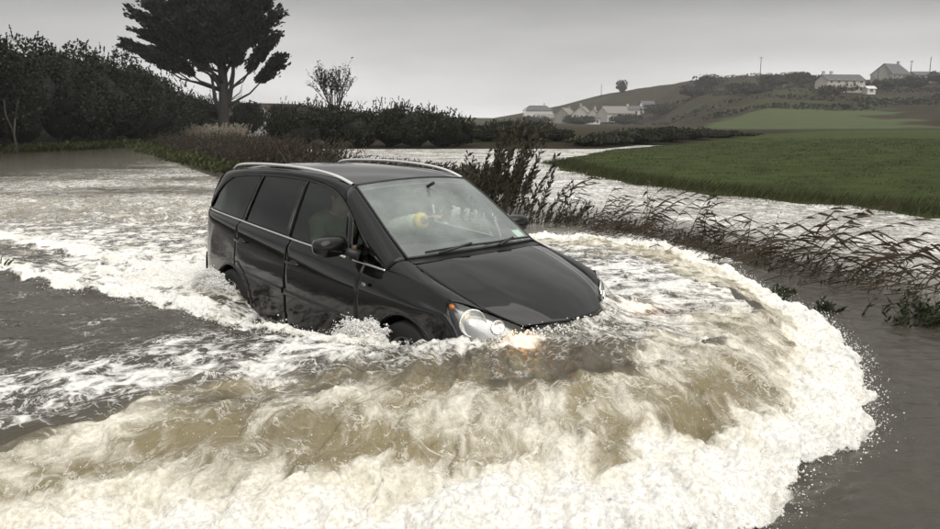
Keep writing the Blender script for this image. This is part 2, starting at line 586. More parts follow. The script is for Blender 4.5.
# --- how much froth, in 0..1
ks = sstep(1.4, 3.0, xc + .4 * yc)                          # narrower froth where the bow curls round to the right
band_w = sstep(0, .03, t) * (1 - sstep(.34 - .02 * ks, .60 - .04 * ks, tw))                   # white breaking band
band_t = sstep(.26, .46, tw) * (1 - sstep(.84, 1.10, tw))               # tan, aerated water above it
lip = sstep(.82, 1.0, tw) * (1 - sstep(.35, .75, q_w)) * sstep(-.6, .4, xc + .1) * sstep(.4, -.5, yc)   # glassy brown lip
endf = sstep(-.5, 1.5, L_C - arc)
foam = np.zeros_like(x)
foam = np.maximum(foam, 1.02 * band_w * (sdf > 0))
foam = np.maximum(foam, band_t * (.47 - .05 * ks + .50 * fbm(u_st * 2.2, rho * 1.3, 64, 3)))
radial = in_c & (xc > -.6)
foam = np.maximum(foam, np.where(in_c, .34 + .20 * sstep(-.9, .3, yc), 0) * sstep(-1.2, .3, xc) * (1 - .45 * lip))
foam = np.maximum(foam, in_c * .56 * sstep(-.2, 1.0, yc) * sstep(-2.5, -.5, xc))           # far side of the car
foam = np.maximum(foam, .74 * np.exp(-(np.maximum(dn - .06, 0) / .22) ** 2) * (xc > .1))
foam = np.maximum(foam, .90 * sstep(-.03, .05, sr_) * np.exp(-np.clip(sr_, 0, None) / .75) * fade_r)
foam = np.maximum(foam, .80 * sstep(-.03, .05, sr2_) * np.exp(-np.clip(sr2_, 0, None) / 1.8))
wedge = (~up_r2) & up_r & (x < -2.9)
foam = np.maximum(foam, np.where(wedge, .28, .52) * (up_r | up_r2) * sstep(20, 10, y) * (1 - .45 * sstep(-6, -11, x)))
foam = np.maximum(foam, (.50 + .3 * sstep(-2.2, -2.9, xc)) * np.exp(-(np.maximum(np.abs(yc) - .9, 0) / .40) ** 2) * (xc < .2) * (xc > -4.5))
foam = np.maximum(foam, .85 * (np.abs(yc) < 1.6) * (xc < -3.3) * np.exp((xc + 3.3) / 5))
lace = np.where(in_c & (xc < .9) & (yc < -.8) & ~up_r, .40 * np.exp(-((dc - .80) / .75) ** 2) + .13, 0)
foam = np.maximum(foam, lace)
foam = np.maximum(foam, .92 * np.exp(-(((xc - .90) / .16) ** 2 + ((np.abs(yc) - .62) / .24) ** 2)))
foam = np.maximum(foam, spl * 1.1)
foam += fbm(x * 2.2, y * 2.2, 91, 4) * .24 * (foam > .02) * (1 - .2 * band_w)
foam = np.clip(foam, 0, 1.15)
tan = np.clip(band_t * 1.0 + .35 * band_w * sstep(0, .4, fbm(x * 2.5, y * 2.5, 44, 3)) + .30 * heap + .16 * sstep(.3, 1.2, xc) * in_c + .05 * lip + .40 * up_r * sstep(-.05, .35, fbm(x * 1.8, y * 1.8, 47, 3)), 0, 1)
# --- broken relief
rough = (1 - .6 * np.exp(-(side / .3) ** 2) * (np.abs(xc + 1.3) < 1.1)) * np.clip(.10 + 1.0 * band_w + .48 * band_t + .55 * np.exp(-np.abs(sr_) / .25) * fade_r + .4 * np.exp(-np.abs(sr2_) / .35) + .45 * (foam > .6) + 1.2 * spl, .10, 1.35)
dist = np.hypot(x, y)
b1 = fbm(x * 2.6, y * 2.6, 101, 3)
b2 = np.abs(vnoise(x * 6.5 + b1, y * 6.5 - b1, 111)) * 1.7 - .32
b3 = np.abs(vnoise(x * 14 + b2, y * 14, 121)) * 1.7 - .32
b4 = np.abs(vnoise(x * 30, y * 30 + b3, 131)) * 1.7 - .32
ws = np.where(in_c, sstep(-.2, .8, xc), sstep(.02, .30, t) * sstep(-1.6, .0, xc)) * .8
s2 = np.abs(vnoise(u_st * 8.5 + b1, rho * 4.6 - b1, 112)) * 1.7 - .32
s3 = np.abs(vnoise(u_st * 19 + s2, rho * 10.5, 122)) * 1.7 - .32
s4 = np.abs(vnoise(u_st * 42, rho * 17 + s3, 132)) * 1.7 - .32
b2, b3, b4 = b2 * (1 - ws) + s2 * ws, b3 * (1 - ws) + s3 * ws, b4 * (1 - ws) + s4 * ws
rel = rough * (.075 * b1 + .040 * b2 + .024 * b3 + .015 * b4)
# streaks running down the wave, out from the car
u_ = u_st
str_ = fbm(u_ * 7.0 + b1 * .5, rho * 1.3, 141, 3) * .018 + fbm(u_ * 20, rho * 2.5, 151, 2) * .008
rel += str_ * np.where(in_c, sstep(-.2, .8, xc), band_t) * (1.6 + 1.2 * lip)
rel += lip * fbm(u_st * 2.4, rho * 1.6, 146, 3) * .045
rel += (fbm(x * 1.1, y * 2.4, 161, 3) * .030 + fbm(x * 4.5, y * 8, 171, 3) * .012) * (in_f | up_r)
z = WATER + h + rel
ox = rough * (fbm(x * 4.2, y * 4.2, 181, 3) * .055) * (sdf > -.1)
oy = rough * (fbm(x * 4.2, y * 4.2, 191, 3) * .055) * (sdf > -.1)
# outside: small ripples
z = np.where((sdf > 0) | up_r, z, WATER + fbm(x * .8, y * 2.0, 211, 3) * .010 + fbm(x * 4, y * 9, 221, 3) * .008 + rel * sstep(-.10, 0, sdf) + .012 * np.sin(df * 26 + b1 * 6) * np.exp(-df / .5) * sstep(0, .12, df) * (x > -2) * (1 + fbm(x * 2, y * 2, 225, 2)))
# nothing inside the car
hole = (xc > -3.42) & (xc < .62 + .18 * np.sqrt(np.clip(1 - (yc / .80) ** 2, 0, 1))) & (np.abs(yc) < .80)
z = np.where(hole, .10, z)
hole2 = hole & (xc > -3.36) & (xc < .55) & (np.abs(yc) < .72)
VZ = np.full(X.shape, WATER) + fbm(X * .5, Y * 1.2, 231, 2) * .012 * (np.hypot(X, Y) < 60)
VX, VY = X.copy(), Y.copy()
VZ[ni] = z
VX[ni] += np.where(hole, 0, ox)
VY[ni] += np.where(hole, 0, oy)
FO, TA = np.zeros(X.shape), np.zeros(X.shape)
FO[ni], TA[ni] = foam, tan
# froth drifting over the flooded road further back
dv, _ = poly_dist(X, Y, VERGE)
road = inside_poly(X, Y, VERGE + [(5, -30), (-60, -30), (-80, 90)])
FO = np.maximum(FO, np.where(road & (Y > 9), (.36 + .42 * fbm(X * .22, Y * .30, 250, 3)) * sstep(60, 14, Y) * sstep(-22, -7, X) * sstep(4, 9, Y), 0))
chop = (~road) & (dv > .9) & (X < 30) & (Y < 60)
FO = np.maximum(FO, np.where(chop, (.40 + .25 * fbm(X * .5, Y * .8, 240, 3)) * sstep(.9, 2.0, dv), 0))
FL = np.zeros((len(X), 3))
FL[:, 0], FL[:, 1] = X * 1.6, Y * 1.6
fl_r = np.stack([u_st * 6.5 + b1 * .6, rho * 2.3 + 40, np.zeros_like(arc)], 1)
FL[ni] = fl_r
SM = np.zeros(X.shape)                                     # 1 where the streaked wave coordinates hold
SM[ni] = np.where(in_c, sstep(-.2, .8, xc), sstep(.30, .55, t) * sstep(-1.2, .2, xc))
wf = grid_faces(len(wy), len(wx))
dead = np.zeros(X.shape, bool)
dead[ni] = hole2
wf = wf[~dead[wf].all(1)]
me = mesh_np('flood_water', np.stack([VX, VY, VZ], 1), wf, None, True)
add_attr(me, 'foam', FO)
add_attr(me, 'tan', TA)
add_attr(me, 'streak', SM)
add_vec(me, 'flow', FL)
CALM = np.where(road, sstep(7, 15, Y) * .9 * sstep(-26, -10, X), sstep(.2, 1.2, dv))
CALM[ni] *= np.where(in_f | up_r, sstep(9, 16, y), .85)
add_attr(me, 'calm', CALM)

def water_mat():
    m, n, l, b = new_mat('flood_water')
    tc = n.new('ShaderNodeTexCoord')
    def attr(nm):
        a = n.new('ShaderNodeAttribute'); a.attribute_name = nm
        return a
    a_f, a_t, a_s, a_v = attr('foam'), attr('tan'), attr('streak'), attr('flow')
    def noise(vec, sc, det=6.0, rg=.55, dist=0.0):
        q = n.new('ShaderNodeTexNoise')
        q.inputs['Scale'].default_value = sc
        q.inputs['Detail'].default_value = det
        q.inputs['Roughness'].default_value = rg
        q.inputs['Distortion'].default_value = dist
        l.new(vec, q.inputs['Vector'])
        return q.outputs[0]
    def math_(op, a, b_=None, clamp=False):
        q = n.new('ShaderNodeMath'); q.operation = op; q.use_clamp = clamp
        for i, s in enumerate((a, b_)):
            if s is None:
                continue
            if isinstance(s, (int, float)):
                q.inputs[i].default_value = s
            else:
                l.new(s, q.inputs[i])
        return q.outputs[0]
    def rng(v, a, b_, c=0.0, d=1.0, smooth=True):
        q = n.new('ShaderNodeMapRange')
        q.interpolation_type = 'SMOOTHSTEP' if smooth else 'LINEAR'
        l.new(v, q.inputs['Value'])
        for k, s in (('From Min', a), ('From Max', b_), ('To Min', c), ('To Max', d)):
            q.inputs[k].default_value = s
        return q.outputs[0]
    def mixc(f, a, b_):
        q = n.new('ShaderNodeMix'); q.data_type = 'RGBA'
        l.new(f, q.inputs['Factor'])
        for i, s in ((6, a), (7, b_)):
            if isinstance(s, tuple):
                q.inputs[i].default_value = s + (1,)
            else:
                l.new(s, q.inputs[i])
        return q.outputs[2]
    def mixf(f, a, b_):
        q = n.new('ShaderNodeMix'); q.data_type = 'FLOAT'
        l.new(f, q.inputs['Factor'])
        for i, s in ((2, a), (3, b_)):
            if isinstance(s, (int, float)):
                q.inputs[i].default_value = s
            else:
                l.new(s, q.inputs[i])
        return q.outputs[0]
    ob = tc.outputs['Object']
    n_iso = noise(ob, 5.5, 9.0, .66, 1.1)
    n_str = noise(a_v.outputs['Vector'], 1.9, 9.0, .70, .5)
    nn = mixf(math_('MULTIPLY', a_s.outputs['Fac'], .72), n_iso, n_str)
    nn = rng(nn, .25, .75, 0, 1, False)
    # froth where coverage beats the noise
    cov = a_f.outputs['Fac']
    dif = math_('SUBTRACT', math_('MULTIPLY', cov, 1.12), nn)
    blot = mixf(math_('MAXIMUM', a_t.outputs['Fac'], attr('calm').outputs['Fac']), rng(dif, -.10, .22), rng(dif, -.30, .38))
    # lacing: thin threads along the zero set of a warped noise
    th = noise(ob, 3.2, 5.0, .6, 2.2)
    th2 = math_('ABSOLUTE', math_('SUBTRACT', th, .5))
    thread = math_('MULTIPLY', rng(th2, .0, .035, 1.0, 0.0), rng(cov, .12, .40))
    fo = math_('MAXIMUM', blot, math_('MULTIPLY', thread, .85))
    fine = noise(ob, 42.0, 6.0, .7)
    fo = math_('MULTIPLY', fo, rng(fine, .22, .58, .62, 1.0), True)
    # colours
    mud = mixc(attr('calm').outputs['Fac'], (.050, .043, .032), (.30, .28, .24))  # calm flood: paler base colour stands in for bright sky reflected there
    mud = mixc(a_t.outputs['Fac'], mud, (.23, .19, .105))
    silt = noise(ob, .9, 5.0, .6)
    mud = mixc(rng(silt, .35, .7, 0, .35), mud, (.075, .064, .045))
    white = mixc(math_('MULTIPLY', a_t.outputs['Fac'], .55), (.90, .88, .835), (.74, .685, .53))
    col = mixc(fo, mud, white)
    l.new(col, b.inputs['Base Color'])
    b.inputs['IOR'].default_value = 1.33
    l.new(mixf(fo, .06, .62), b.inputs['Roughness'])
    l.new(mixf(fo, .5, .25), b.inputs['Specular IOR Level'])
    l.new(math_('MULTIPLY', fo, .55), b.inputs['Subsurface Weight'])
    b.inputs['Subsurface Radius'].default_value = (1.0, .92, .80)
    b.inputs['Subsurface Scale'].default_value = .035
    # relief
    rp1 = noise(ob, 7.0, 6.0, .6, .4)
    mp = n.new('ShaderNodeMapping')
    mp.inputs['Scale'].default_value = (.8, 2.0, 1.0)
    l.new(ob, mp.inputs['Vector'])
    rp2 = noise(mp.outputs[0], 2.0, 7.0, .62, .3)
    str2 = noise(a_v.outputs['Vector'], 2.6, 5.0, .6, .2)
    rip = math_('MULTIPLY', math_('ADD', math_('MULTIPLY', rp1, .35), rp2), rng(attr('calm').outputs['Fac'], 0, 1, 1.0, .10))
    rip = math_('ADD', rip, math_('MULTIPLY', math_('MULTIPLY', str2, a_s.outputs['Fac']), .6))
    froth = math_('ADD', math_('MULTIPLY', fine, .5), math_('MULTIPLY', noise(ob, 17.0, 6.0, .65, .6), 1.1))
    hgt = math_('ADD', math_('MULTIPLY', rip, .042), math_('MULTIPLY', math_('MULTIPLY', froth, fo), .014))
    bp = n.new('ShaderNodeBump')
    bp.inputs['Strength'].default_value = .85
    bp.inputs['Distance'].default_value = 1.0
    l.new(hgt, bp.inputs['Height'])
    l.new(bp.outputs['Normal'], b.inputs['Normal'])
    return m
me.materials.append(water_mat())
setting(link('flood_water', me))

# spray: drops flung off the wave and the wheels
M_spray = mat('spray_drops', (.84, .83, .80), .35, 0, .05)
rs = np.random.default_rng(7)
def pick(w, n_):
    w = np.clip(w, 0, None)
    c_ = np.cumsum(w)
    return np.searchsorted(c_, rs.uniform(0, c_[-1], n_))
wx3 = np.stack([VX[ni], VY[ni], VZ[ni]], 1)
area = np.clip(np.hypot(x, y) - 1.5, .3, None) ** .5
pts, rad = [], []
def fling(w, n_, up, r0, r1, out=0.0):
    k_ = pick(w, n_)
    p_ = wx3[k_].copy()
    p_[:, :2] += rs.normal(0, .015 + out, (n_, 2))
    p_[:, 2] += np.abs(rs.normal(0, up, n_)) + .003
    pts.append(p_)
    rad.append(r0 + (r1 - r0) * rs.uniform(0, 1, n_) ** 3)
ok = ~hole
fling(((sdf > -.04) & (sdf < .10) & (x > .3)) * ok, 6500, .022, .0010, .0062, .040)
fling((band_w > .5) * ok * (y < 6), 5000, .028, .0008, .0032, .02)
fling((np.abs(tw - .66) < .14) * ok * (y < 6.5), 2500, .022, .0008, .0036, .02)
fling((np.abs(sr_) < .10) * (sr > 6) * ok, 1300, .020, .002, .007, .02)
def world_pt(cx_, cy_, cz_):
    return np.stack([CAR_LOC[0] + cx_ * fxh - cy_ * fyh, CAR_LOC[1] + cx_ * fyh + cy_ * fxh, cz_], 1)
for (ox_, w_, hh, nj, zb_) in ((-.22, .24, .27, 300, .31), (-2.78, .15, .17, 90, .44)):
    for sd_ in (-1, 1):
        for q_ in range(nj if sd_ < 0 else nj // 3):
            bx_ = ox_ + rs.normal(0, w_ * .7)
            H_ = hh * rs.uniform(.35, 1.15) * math.exp(-((bx_ - ox_) / (w_ * 1.5)) ** 2)
            back, outw = rs.normal(-.06, .09), rs.uniform(.02, .24)
            m_ = int(40 + 60 * H_ / hh)
            s_ = rs.uniform(0, 1, m_) ** .8
            arcz = H_ * (1 - ((s_ - .7) / .7) ** 2)
            jit = rs.normal(0, .006 + .012 * s_[:, None], (m_, 3))
            p_ = world_pt(bx_ + back * s_ + jit[:, 0], sd_ * (.95 + outw * s_ + jit[:, 1]), zb_ + arcz + jit[:, 2])
            pts.append(p_)
            rad.append((.0145 * (1 - .8 * s_) * rs.uniform(.3, 1.1, m_)) + .0012)
k_ = 900
w2 = rs.uniform(-.75, .75, k_)
px2 = .62 + .34 * np.sqrt(np.clip(1 - (w2 / .85) ** 2, 0, 1)) + rs.normal(0, .03, k_)
pts.append(world_pt(px2, w2, .63 + np.abs(rs.normal(0, .035, k_))))
rad.append(rs.uniform(.002, .008, k_))
pts, rad = np.concatenate(pts), np.concatenate(rad)
octv = np.array([(1, 0, 0), (-1, 0, 0), (0, 1, 0), (0, -1, 0), (0, 0, 1), (0, 0, -1)], float)
octf = np.array([(0, 2, 4), (2, 1, 4), (1, 3, 4), (3, 0, 4), (2, 0, 5), (1, 2, 5), (3, 1, 5), (0, 3, 5)])
n_ = len(pts)
v_ = pts[:, None, :] + octv[None] * rad[:, None, None] * rs.uniform(.6, 1.6, (n_, 1, 3))
f_ = octf[None] + (np.arange(n_) * 6)[:, None, None]
setting(link('spray', mesh_np('spray', v_.reshape(-1, 3), f_.reshape(-1, 3), M_spray, True)), 'stuff', 'white drops of spray flung off the bow wave and the wheels', 'spray')

# ================================================================== THE CAR
# local frame: x forward, y left, z up, origin on the road under the middle of the front axle
def car_paint():
    m, n, l, b = new_mat('black_paint')
    tc = n.new('ShaderNodeTexCoord')
    no = n.new('ShaderNodeTexNoise')
    no.inputs['Scale'].default_value = 5.0
    no.inputs['Detail'].default_value = 8.0
    no.inputs['Roughness'].default_value = 0.7
    l.new(tc.outputs['Object'], no.inputs['Vector'])
    rp = n.new('ShaderNodeValToRGB')                       # road film on the black
    rp.color_ramp.elements[0].position = 0.35
    rp.color_ramp.elements[1].position = 0.8
    rp.color_ramp.elements[0].color = (0.0022, 0.0022, 0.0025, 1)
    rp.color_ramp.elements[1].color = (0.007, 0.007, 0.0065, 1)
    l.new(no.outputs[0], rp.inputs['Fac'])
    sx = n.new('ShaderNodeSeparateXYZ')
    l.new(tc.outputs['Object'], sx.inputs[0])
    n2 = n.new('ShaderNodeTexNoise')                       # mud flung up along the sills
    n2.inputs['Scale'].default_value = 16.0
    n2.inputs['Detail'].default_value = 8.0
    n2.inputs['Roughness'].default_value = 0.75
    l.new(tc.outputs['Object'], n2.inputs['Vector'])
    lw = n.new('ShaderNodeMapRange')
    lw.inputs['From Min'].default_value = 0.75
    lw.inputs['From Max'].default_value = 0.25
    lw.inputs['To Min'].default_value = -0.25
    lw.inputs['To Max'].default_value = 0.12
    l.new(sx.outputs['Z'], lw.inputs['Value'])
    ad = n.new('ShaderNodeMath')
    l.new(n2.outputs[0], ad.inputs[0])
    l.new(lw.outputs[0], ad.inputs[1])
    th = n.new('ShaderNodeMapRange')
    th.inputs['From Min'].default_value = 0.55
    th.inputs['From Max'].default_value = 0.85
    th.inputs['To Max'].default_value = 0.5
    l.new(ad.outputs[0], th.inputs['Value'])
    dm = n.new('ShaderNodeMix'); dm.data_type = 'RGBA'
    l.new(th.outputs[0], dm.inputs['Factor'])
    l.new(rp.outputs['Color'], dm.inputs[6])
    dm.inputs[7].default_value = (0.05, 0.043, 0.032, 1)
    l.new(dm.outputs[2], b.inputs['Base Color'])
    vo = n.new('ShaderNodeTexVoronoi')                     # rain beads
    vo.inputs['Scale'].default_value = 75.0
    vo.inputs['Randomness'].default_value = 1.0
    l.new(tc.outputs['Object'], vo.inputs['Vector'])
    mr = n.new('ShaderNodeMapRange')
    mr.inputs['From Min'].default_value = 0.0
    mr.inputs['From Max'].default_value = 0.30
    mr.inputs['To Min'].default_value = 1.0
    mr.inputs['To Max'].default_value = 0.0
    l.new(vo.outputs['Distance'], mr.inputs['Value'])
    bp = n.new('ShaderNodeBump')
    bp.inputs['Strength'].default_value = 0.10
    bp.inputs['Distance'].default_value = 0.002
    l.new(mr.outputs[0], bp.inputs['Height'])
    rmx = n.new('ShaderNodeMapRange')
    rmx.inputs['To Min'].default_value = .03
    rmx.inputs['To Max'].default_value = .13
    l.new(no.outputs[0], rmx.inputs['Value'])
    l.new(rmx.outputs[0], b.inputs['Roughness'])
    b.inputs['Specular IOR Level'].default_value = 0.36
    b.inputs['Coat Weight'].default_value = 0.2
    b.inputs['Coat Roughness'].default_value = 0.03
    return m

def glass_mat(name, tint, clear, rough=0.03, film=0.0, film_col=(0.5, 0.55, 0.52)):
    """car glass: tinted see-through, sky reflections, and a pale film for mist and sky sheen put in as colour"""
    m, n, l, b = new_mat(name)
    n.remove(b)
    out = n['Material Output']
    tr = n.new('ShaderNodeBsdfTransparent')
    tr.inputs['Color'].default_value = tuple(t * clear for t in tint) + (1,)
    gl = n.new('ShaderNodeBsdfGlossy')
    gl.inputs['Roughness'].default_value = rough
    gl.inputs['Color'].default_value = (0.95, 1.0, 0.97, 1)
    fr = n.new('ShaderNodeFresnel')
    fr.inputs['IOR'].default_value = 1.55
    gi = n.new('ShaderNodeNewGeometry')                    # same reflection from both faces of the pane
    io = n.new('ShaderNodeMapRange')
    io.inputs['To Min'].default_value = 1.55
    io.inputs['To Max'].default_value = 1.0 / 1.55
    l.new(gi.outputs['Backfacing'], io.inputs['Value'])
    l.new(io.outputs[0], fr.inputs['IOR'])
    mx = n.new('ShaderNodeMixShader')
    last = tr
    if film:
        df = n.new('ShaderNodeBsdfDiffuse')
        df.inputs['Color'].default_value = tuple(film_col) + (1,)
        tl = n.new('ShaderNodeBsdfTranslucent')
        tl.inputs['Color'].default_value = tuple(film_col) + (1,)
        ad = n.new('ShaderNodeMixShader')
        ad.inputs[0].default_value = 0.35
        l.new(df.outputs[0], ad.inputs[1])
        l.new(tl.outputs[0], ad.inputs[2])
        tc = n.new('ShaderNodeTexCoord')
        no = n.new('ShaderNodeTexNoise')
        no.inputs['Scale'].default_value = 2.6
        no.inputs['Detail'].default_value = 6.0
        l.new(tc.outputs['Object'], no.inputs['Vector'])
        mr = n.new('ShaderNodeMapRange')
        mr.inputs['From Min'].default_value = 0.32
        mr.inputs['From Max'].default_value = 0.68
        mr.inputs['To Min'].default_value = film * 0.55
        mr.inputs['To Max'].default_value = min(1.0, film * 1.35)
        l.new(no.outputs[0], mr.inputs['Value'])
        fm = n.new('ShaderNodeMixShader')
        l.new(mr.outputs[0], fm.inputs[0])
        l.new(tr.outputs[0], fm.inputs[1])
        l.new(ad.outputs[0], fm.inputs[2])
        last = fm
    l.new(fr.outputs[0], mx.inputs[0])
    l.new(last.outputs[0], mx.inputs[1])
    l.new(gl.outputs[0], mx.inputs[2])
    l.new(mx.outputs[0], out.inputs['Surface'])
    return m

M_paint = car_paint()
M_chrome = mat('chrome', (0.80, 0.80, 0.78), 0.12, 1.0, 0.04)
M_silver = mat('silver_rail', (0.72, 0.72, 0.71), 0.30, 0.45, 0.05)
M_trim = mat('black_trim', (0.012, 0.012, 0.012), 0.45, 0.0, 0.2)
M_rubber = mat('rubber', (0.014, 0.014, 0.013), 0.75, 0.0, 0.25, 20)
M_alloy = mat('alloy', (0.42, 0.42, 0.42), 0.32, 0.9, 0.08)
M_privacy = glass_mat('privacy_glass', (0.9, 1.0, 0.95), 0.07)
M_side_glass = glass_mat('side_glass', (0.92, 1.0, 0.95), 0.52, film=0.015)
M_screen = glass_mat('screen_glass', (0.90, 1.0, 0.96), 0.95, film=0.27, film_col=(0.82, 0.90, 0.87))  # pale film: some mist, and reflected sky put into its colour
M_lens = glass_mat('lamp_lens', (1, 1, 1), 0.92, 0.02, film=0.03)
M_reflector = mat('reflector', (0.86, 0.86, 0.85), 0.10, 1.0, 0.02)
M_lamp_housing = mat('lamp_housing', (0.42, 0.42, 0.42), 0.25, 0.85, 0.05)
M_amber = mat('amber', (0.75, 0.20, 0.02), 0.25, 0.0, 0.1)
M_redlens = mat('red_lens', (0.16, 0.008, 0.007), 0.15, 0.0, 0.1, coat=0.6)
M_interior = mat('interior_plastic', (0.022, 0.022, 0.023), 0.65, 0.0, 0.2)
M_seat = mat('seat_fabric', (0.035, 0.035, 0.038), 0.9, 0.0, 0.25, 40, bump=0.2)
M_lining = mat('roof_lining', (0.22, 0.215, 0.20), 0.9, 0.0, 0.06)
M_paper = mat('permit_paper', (0.62, 0.70, 0.62), 0.7, 0.0, 0.06)
def bulb_mat():
    m, n, l, b = new_mat('lit_bulb')
    e = n.new('ShaderNodeEmission')
    e.inputs['Color'].default_value = (1.0, 0.86, 0.62, 1)
    e.inputs['Strength'].default_value = 9.0
    l.new(e.outputs[0], n['Material Output'].inputs['Surface'])
    return m
M_bulb = bulb_mat()

car = empty('car', (CAR_LOC[0], CAR_LOC[1], 0.0), CAR_HEAD)
tag(car, 'black people carrier ploughing through the flood with its bonnet pushing up a bow wave', 'car')

def zbelt(x):
    return np.interp(x, [-3.55, -3.36, -3.05, -2.703, -2.2, -1.5, -.8, -.3, .1, .37, .6], [1.175, 1.165, 1.148, 1.125, 1.088, 1.035, .99, .958, .915, .845, .76])
def wbelt(x):
    return np.interp(x, [-3.55, -3.36, -3.05, -2.703, -2.2, -1.5, -.8, -.3, .1, .37, .6], [.66, .745, .785, .80, .81, .815, .815, .812, .805, .79, .74])
XS = [-3.53, -3.44, -3.28, -3.05, -2.703, -2.2, -1.5, -.8, -.3, .1, .37]
WM = [.685, .775, .835, .862, .885, .897, .90, .90, .897, .888, .865]
stations = []
for x_, w_ in zip(XS, WM):
    zb, wb = float(zbelt(x_)), float(wbelt(x_))
    stations.append([(x_, w_ - .07, .18), (x_, w_ - .02, .26), (x_, w_, .42), (x_, w_, .60), (x_, w_ - .006, .76), (x_, w_ * .55 + wb * .45, zb - .085), (x_, wb + .012, zb - .022), (x_, wb, zb)])
stations.append([(.56, .80, .18), (.56, .83, .26), (.56, .835, .42), (.52, .82, .60), (.46, .815, .70), (.405, .805, .775), (.38, .797, .82), (.37, .79, .842)])
net_rows = [[s[k] for s in stations] for k in range(8)]        # rows along x
# sample parameter along x with tight lines at the shut lines
SHUT = [-2.60, -1.66, -.555]
def x_to_t(x):
    return np.interp(x, XS, np.arange(len(XS)))
xl = list(np.linspace(-3.53, .37, 150))
for s in SHUT:
    xl = [q for q in xl if abs(q - s) > .016] + [s - .006, s, s + .006]
xl = np.array(sorted(xl))
ts = np.concatenate([x_to_t(xl), np.linspace(len(XS) - 1, len(XS), 8)[1:]])
sideR = loft(net_rows, ts, np.linspace(0, 7, 64))                 # (64,n,3) w positive
NZ, NX = sideR.shape[:2]
# push the shut lines in
for s in SHUT:
    k = int(np.argmin(np.abs(sideR[40, :, 0] - s)))
    zz = sideR[:, k, 2]
    sideR[zz > .27, k, 1] -= .010
kz = int(np.argmin(np.abs(sideR[:, 70, 2] - .275)))               # door bottoms
ARCH_R = .352
AX_F, AX_R = 0.0, -2.703
vx = sideR.reshape(-1, 3).copy()
faces = grid_faces(NZ, NX)
fc = vx[faces].mean(1)
def in_arch(p, r):
    return (np.hypot(p[:, 0] - AX_F, p[:, 2] - .33) < r) | (np.hypot(p[:, 0] - AX_R, p[:, 2] - .33) < r)
keep = ~in_arch(fc, ARCH_R)
used = np.zeros(len(vx), int)
np.add.at(used, faces[keep].ravel(), 1)
tot = np.zeros(len(vx), int)
np.add.at(tot, faces.ravel(), 1)
bd = (used > 0) & (used < tot)
for ax in (AX_F, AX_R):                                           # snap the rim of each opening to a circle
    d = np.hypot(vx[:, 0] - ax, vx[:, 2] - .33)
    m = bd & (d < ARCH_R + .06)
    s = (ARCH_R / np.maximum(d, 1e-6))[m]
    vx[m, 0] = ax + (vx[m, 0] - ax) * s
    vx[m, 2] = .33 + (vx[m, 2] - .33) * s
xc, zc = fc[:, 0], fc[:, 2]
fd = keep & (xc > SHUT[1]) & (xc < SHUT[2]) & (zc > .275)
rd = keep & (xc > SHUT[0]) & (xc < SHUT[1]) & (zc > .275) & (np.hypot(xc - AX_R, zc - .33) > .44)
rest = keep & ~fd & ~rd

def sub_mesh(v, f):
    ids = np.unique(f)
    mp = np.full(len(v), -1)
    mp[ids] = np.arange(len(ids))
    return v[ids], mp[f]

def both(v):
    """right side (y<0) from positive half widths"""
    a = v.copy()
    a[..., 1] *= -1
    return a

def solid(me_obj, th):
    md = me_obj.modifiers.new('thickness', 'SOLIDIFY')
    md.thickness = th
    md.offset = -1
    return me_obj

# --- greenhouse surface: width at height z above the belt
def wgh(x, z):
    zb, wb = zbelt(x), wbelt(x)
    s = np.clip((z - zb) / .52, -.1, 1.4)
    return wb - .135 * s - .035 * s * s
DLO_X = np.array([-3.40, -3.32, -3.20, -3.08, -2.93, -2.65, -2.34, -1.98, -1.67, -1.45, -1.27, -1.15, -1.05, -.96, -.89, -.82, -.76, -.65, -.55, -.42, -.29])
DLO_Z = np.array([1.175, 1.255, 1.375, 1.455, 1.512, 1.540, 1.552, 1.556, 1.549, 1.533, 1.508, 1.478, 1.437, 1.387, 1.340, 1.285, 1.232, 1.145, 1.085, 1.018, .962])
def ztop(x):
    return np.interp(x, DLO_X, DLO_Z)

def band(x0, x1, zlo, zhi, nx, nz, inset=0.0, lean0=0.0, lean1=0.0):
    """patch of the greenhouse side between two heights; lean* shears its ends with height"""
    g = np.empty((nz, nx, 3))
    for j in range(nz):
        v = j / (nz - 1)
        xa, xb = x0 + lean0 * v, x1 + lean1 * v
        xx = np.linspace(xa, xb, nx)
        lo, hi = zlo(xx), zhi(xx)
        zz = lo + (hi - lo) * v
        g[j, :, 0], g[j, :, 2] = xx, zz
        g[j, :, 1] = wgh(xx, zz) - inset
    return g

# roof edge (where the rail sits)
ROOF = [(-3.36, .60, 1.500), (-3.20, .605, 1.545), (-2.92, .612, 1.583), (-2.4, .622, 1.603), (-1.95, .626, 1.606), (-1.5, .622, 1.592), (-1.2, .612, 1.566), (-.97, .598, 1.530)]
SCREEN = [(-.20, .685, 1.045), (-.45, .668, 1.205), (-.72, .636, 1.382), (-.97, .598, 1.530)]
def dlo_line(x0, x1, n):
    xx = np.linspace(x0, x1, n)
    zz = ztop(xx)
    return np.stack([xx, wgh(xx, zz), zz], 1)
XW = {'quarter': (-3.33, -2.545), 'rear': (-2.50, -1.735), 'front': (-1.665, -.80)}

def pane(name, x0, x1, l0, l1, parent, m, side):
    lo = lambda x: zbelt(x) + .012
    hi = lambda x: ztop(x) - .012
    g = band(x0, x1, lo, hi, 16, 10, .008, l0, l1)
    if side < 0:
        g = both(g)
    v, f = surf(g)
    return link(name, mesh_np(name, v, f, m, True, True), parent)

def frame_strip(x0, x1, lean0, lean1, proud):
    """a pillar between two windows"""
    return band(x0, x1, lambda x: zbelt(x) - .004, lambda x: ztop(x) + .006, 3, 10, -proud, lean0, lean1)

